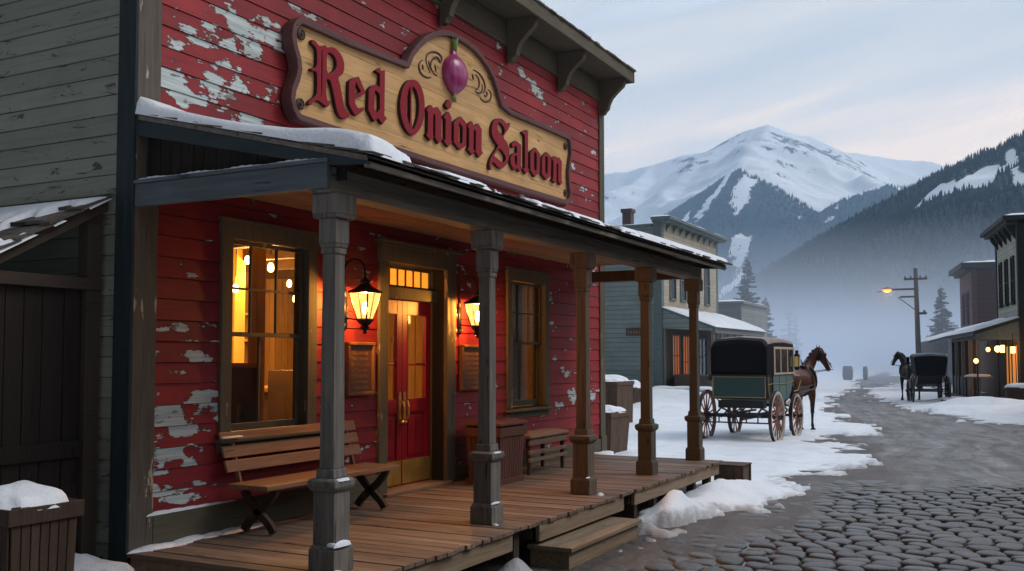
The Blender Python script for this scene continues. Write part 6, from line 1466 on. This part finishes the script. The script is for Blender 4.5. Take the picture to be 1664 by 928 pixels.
M['fir']=plain('distant fir foliage',(.014,.032,.042),.9,0,.1,.5,.02)
def forest_obj(name,label,X,Y,Z,hmin,hmax):
    n=len(X); h=rng.uniform(hmin,hmax,n)*(1-.35*rng.random(n)**3); r=h*rng.uniform(.15,.22,n); a0=rng.uniform(0,6.28,n); k=5
    V=np.zeros((n,2*(k+1),3)); 
    for lv,(zb,zt,rr) in enumerate(((.02,.7,1.),(.42,1.,.62))):
        for j in range(k):
            a=a0+6.283*j/k+lv*.6; jr=rng.uniform(.75,1.25,n); V[:,lv*(k+1)+j,0]=X+np.cos(a)*r*rr*jr; V[:,lv*(k+1)+j,1]=Y+np.sin(a)*r*rr*jr; V[:,lv*(k+1)+j,2]=Z+h*zb+rng.uniform(-.05,.05,n)*h
        V[:,lv*(k+1)+k,0]=X;V[:,lv*(k+1)+k,1]=Y;V[:,lv*(k+1)+k,2]=Z+h*zt
    tri=[]
    for lv in range(2):
        for j in range(k): tri.append((lv*(k+1)+j,lv*(k+1)+(j+1)%k,lv*(k+1)+k))
    T_=(np.arange(n)[:,None,None]*2*(k+1)+np.array(tri)[None]).reshape(-1,3)
    me=bpy.data.meshes.new(name); me.vertices.add(n*2*(k+1)); me.vertices.foreach_set('co',V.astype(np.float32).ravel()); me.loops.add(T_.size); me.loops.foreach_set('vertex_index',T_.astype(np.int32).ravel()); me.polygons.add(len(T_)); me.polygons.foreach_set('loop_start',np.arange(0,T_.size,3,dtype=np.int32)); me.update(calc_edges=True)
    me.materials.append(M['fir']); o=bpy.data.objects.new(name,me); COL.objects.link(o); stuff(o,label,'forest'); return o
N_=150000; X=rng.uniform(-900,450,N_); Y=rng.uniform(550,1950,N_); Z=hillz(X,Y)
# clearings: snow chutes that run downhill, and one long open patch
chn=fbm(X/15,Y/170,4,61)
def clear(px0,py0,px1,py1):
    out=[]
    for k in range(9):
        f=k/8; px=px0+(px1-px0)*f; py=py0+(py1-py0)*f; r_=np.array(ray(px,py)); ts=np.linspace(500,1700,500)/math.hypot(r_[0],r_[1]); P=r_[None]*ts[:,None]; zt=hillz(P[:,0],P[:,1]); hit=np.argmax(zt>P[:,2]+1.85); out.append((P[hit,0],P[hit,1]))
    return out
cl=clear(1512,318,1612,282); 
dcl=np.full(N_,1e9)
for q in cl: dcl=np.minimum(dcl,np.sqrt(((X-q[0])/1.0)**2+((Y-q[1])/1.6)**2))
cl2=clear(1640,250,1655,300); d2=np.full(N_,1e9)
for q in cl2: d2=np.minimum(d2,np.hypot(X-q[0],(Y-q[1])*.6))
def openness(X,Y):
    c=fbm(X/15,Y/170,4,61); d1=np.full(X.shape,1e9); d2=np.full(X.shape,1e9)
    for q in cl: d1=np.minimum(d1,np.sqrt(((X-q[0])/1.0)**2+((Y-q[1])/1.6)**2))
    for q in cl2: d2=np.minimum(d2,np.hypot(X-q[0],(Y-q[1])*.6))
    return np.maximum.reduce([(c-.75)*6,(15-d1-14*fbm(X/14,Y/60,3,71))/6,(7-d2-10*fbm(X/10,Y/50,3,73))/6])
xs_=np.linspace(-1000,500,500); ys_=np.linspace(520,2000,300); Xh,Yh=np.meshgrid(xs_,ys_); Zh=hillz(Xh,Yh)
def floor_():
    n=N('snowy forest floor',.9,.1); at=n.new('ShaderNodeAttribute',attribute_name='open').outputs['Fac']; a=n.noise(n.pos(),.08,6,.6)
    n.col(n.mix(n.ramp(n.math('ADD',at,n.math('MULTIPLY',n.math('SUBTRACT',a,.5),.8)),[(.0,0),(.35,1)]),(.045,.06,.065),(.75,.79,.83))); return n.m
M['floor']=floor_(); op_=openness(Xh,Yh)
ob=grid_obj('forested_slope',Xh,Yh,np.maximum(Zh,-3),'floor',keep=Zh>-2.5,attrs={'open':np.clip(op_,-1,1)}); structure(ob)
ok=(Z>-1)&(chn<.75)&(dcl+14*fbm(X/14,Y/60,3,71)>15)&(d2+10*fbm(X/10,Y/50,3,73)>7)&((Y<1500)|(rng.random(N_)<.7))
ok=ok
forest_obj('slope_forest','dense dark fir forest covering the near slope on the right',X[ok],Y[ok],Z[ok]-.3,4.5,8.5)
N_=45000; X=rng.uniform(-1500,200,N_); Y=rng.uniform(1500,2900,N_)
ix=np.clip(((X+3400)/5600*419).astype(int),0,419); iy=np.clip(((Y-1300)/3500*299).astype(int),0,299); Z=Zall[iy,ix]; ff=forest[iy,ix]
ok=(ff>.55)&isf[iy,ix]&(Z>5); forest_obj('foothill_forest','bluish fir forest on the foothill under the snowy peak',X[ok],Y[ok],Z[ok]-2,8,13)
# ------------------------------------------------------------------ air
def volbox(name,x0,x1,y0,y1,z0,z1,dens,col,label):
    o=MB().box(x0,x1,y0,y1,z0,z1).build(name,'snow'); m=bpy.data.materials.new(name); m.use_nodes=True; nt=m.node_tree; nt.nodes.remove(nt.nodes['Principled BSDF']); v=nt.nodes.new('ShaderNodeVolumePrincipled'); v.inputs['Density'].default_value=dens; v.inputs['Color'].default_value=(*col,1); v.inputs['Anisotropy'].default_value=.0
    nt.links.new(v.outputs[0],nt.nodes['Material Output'].inputs['Volume']); o.data.materials.clear(); o.data.materials.append(m); stuff(o,label,'haze'); return o
volbox('haze',-3700,3300,-150,5200,-4,1100,.00018,(.52,.73,.95),'thin blue air haze filling the whole valley')
volbox('fog_bank',-1200,700,53,1780,-2,9.0,.017,(.72,.82,.95),'low bank of pale mist lying at the end of the street')
scene.cycles.volume_bounces=2; scene.cycles.max_bounces=6; scene.cycles.diffuse_bounces=3; scene.cycles.glossy_bounces=3; scene.cycles.transparent_max_bounces=16; scene.cycles.sample_clamp_indirect=4
scene.cycles.use_denoising=True; scene.cycles.denoiser='OPENIMAGEDENOISE'; scene.cycles.caustics_reflective=False; scene.cycles.caustics_refractive=False
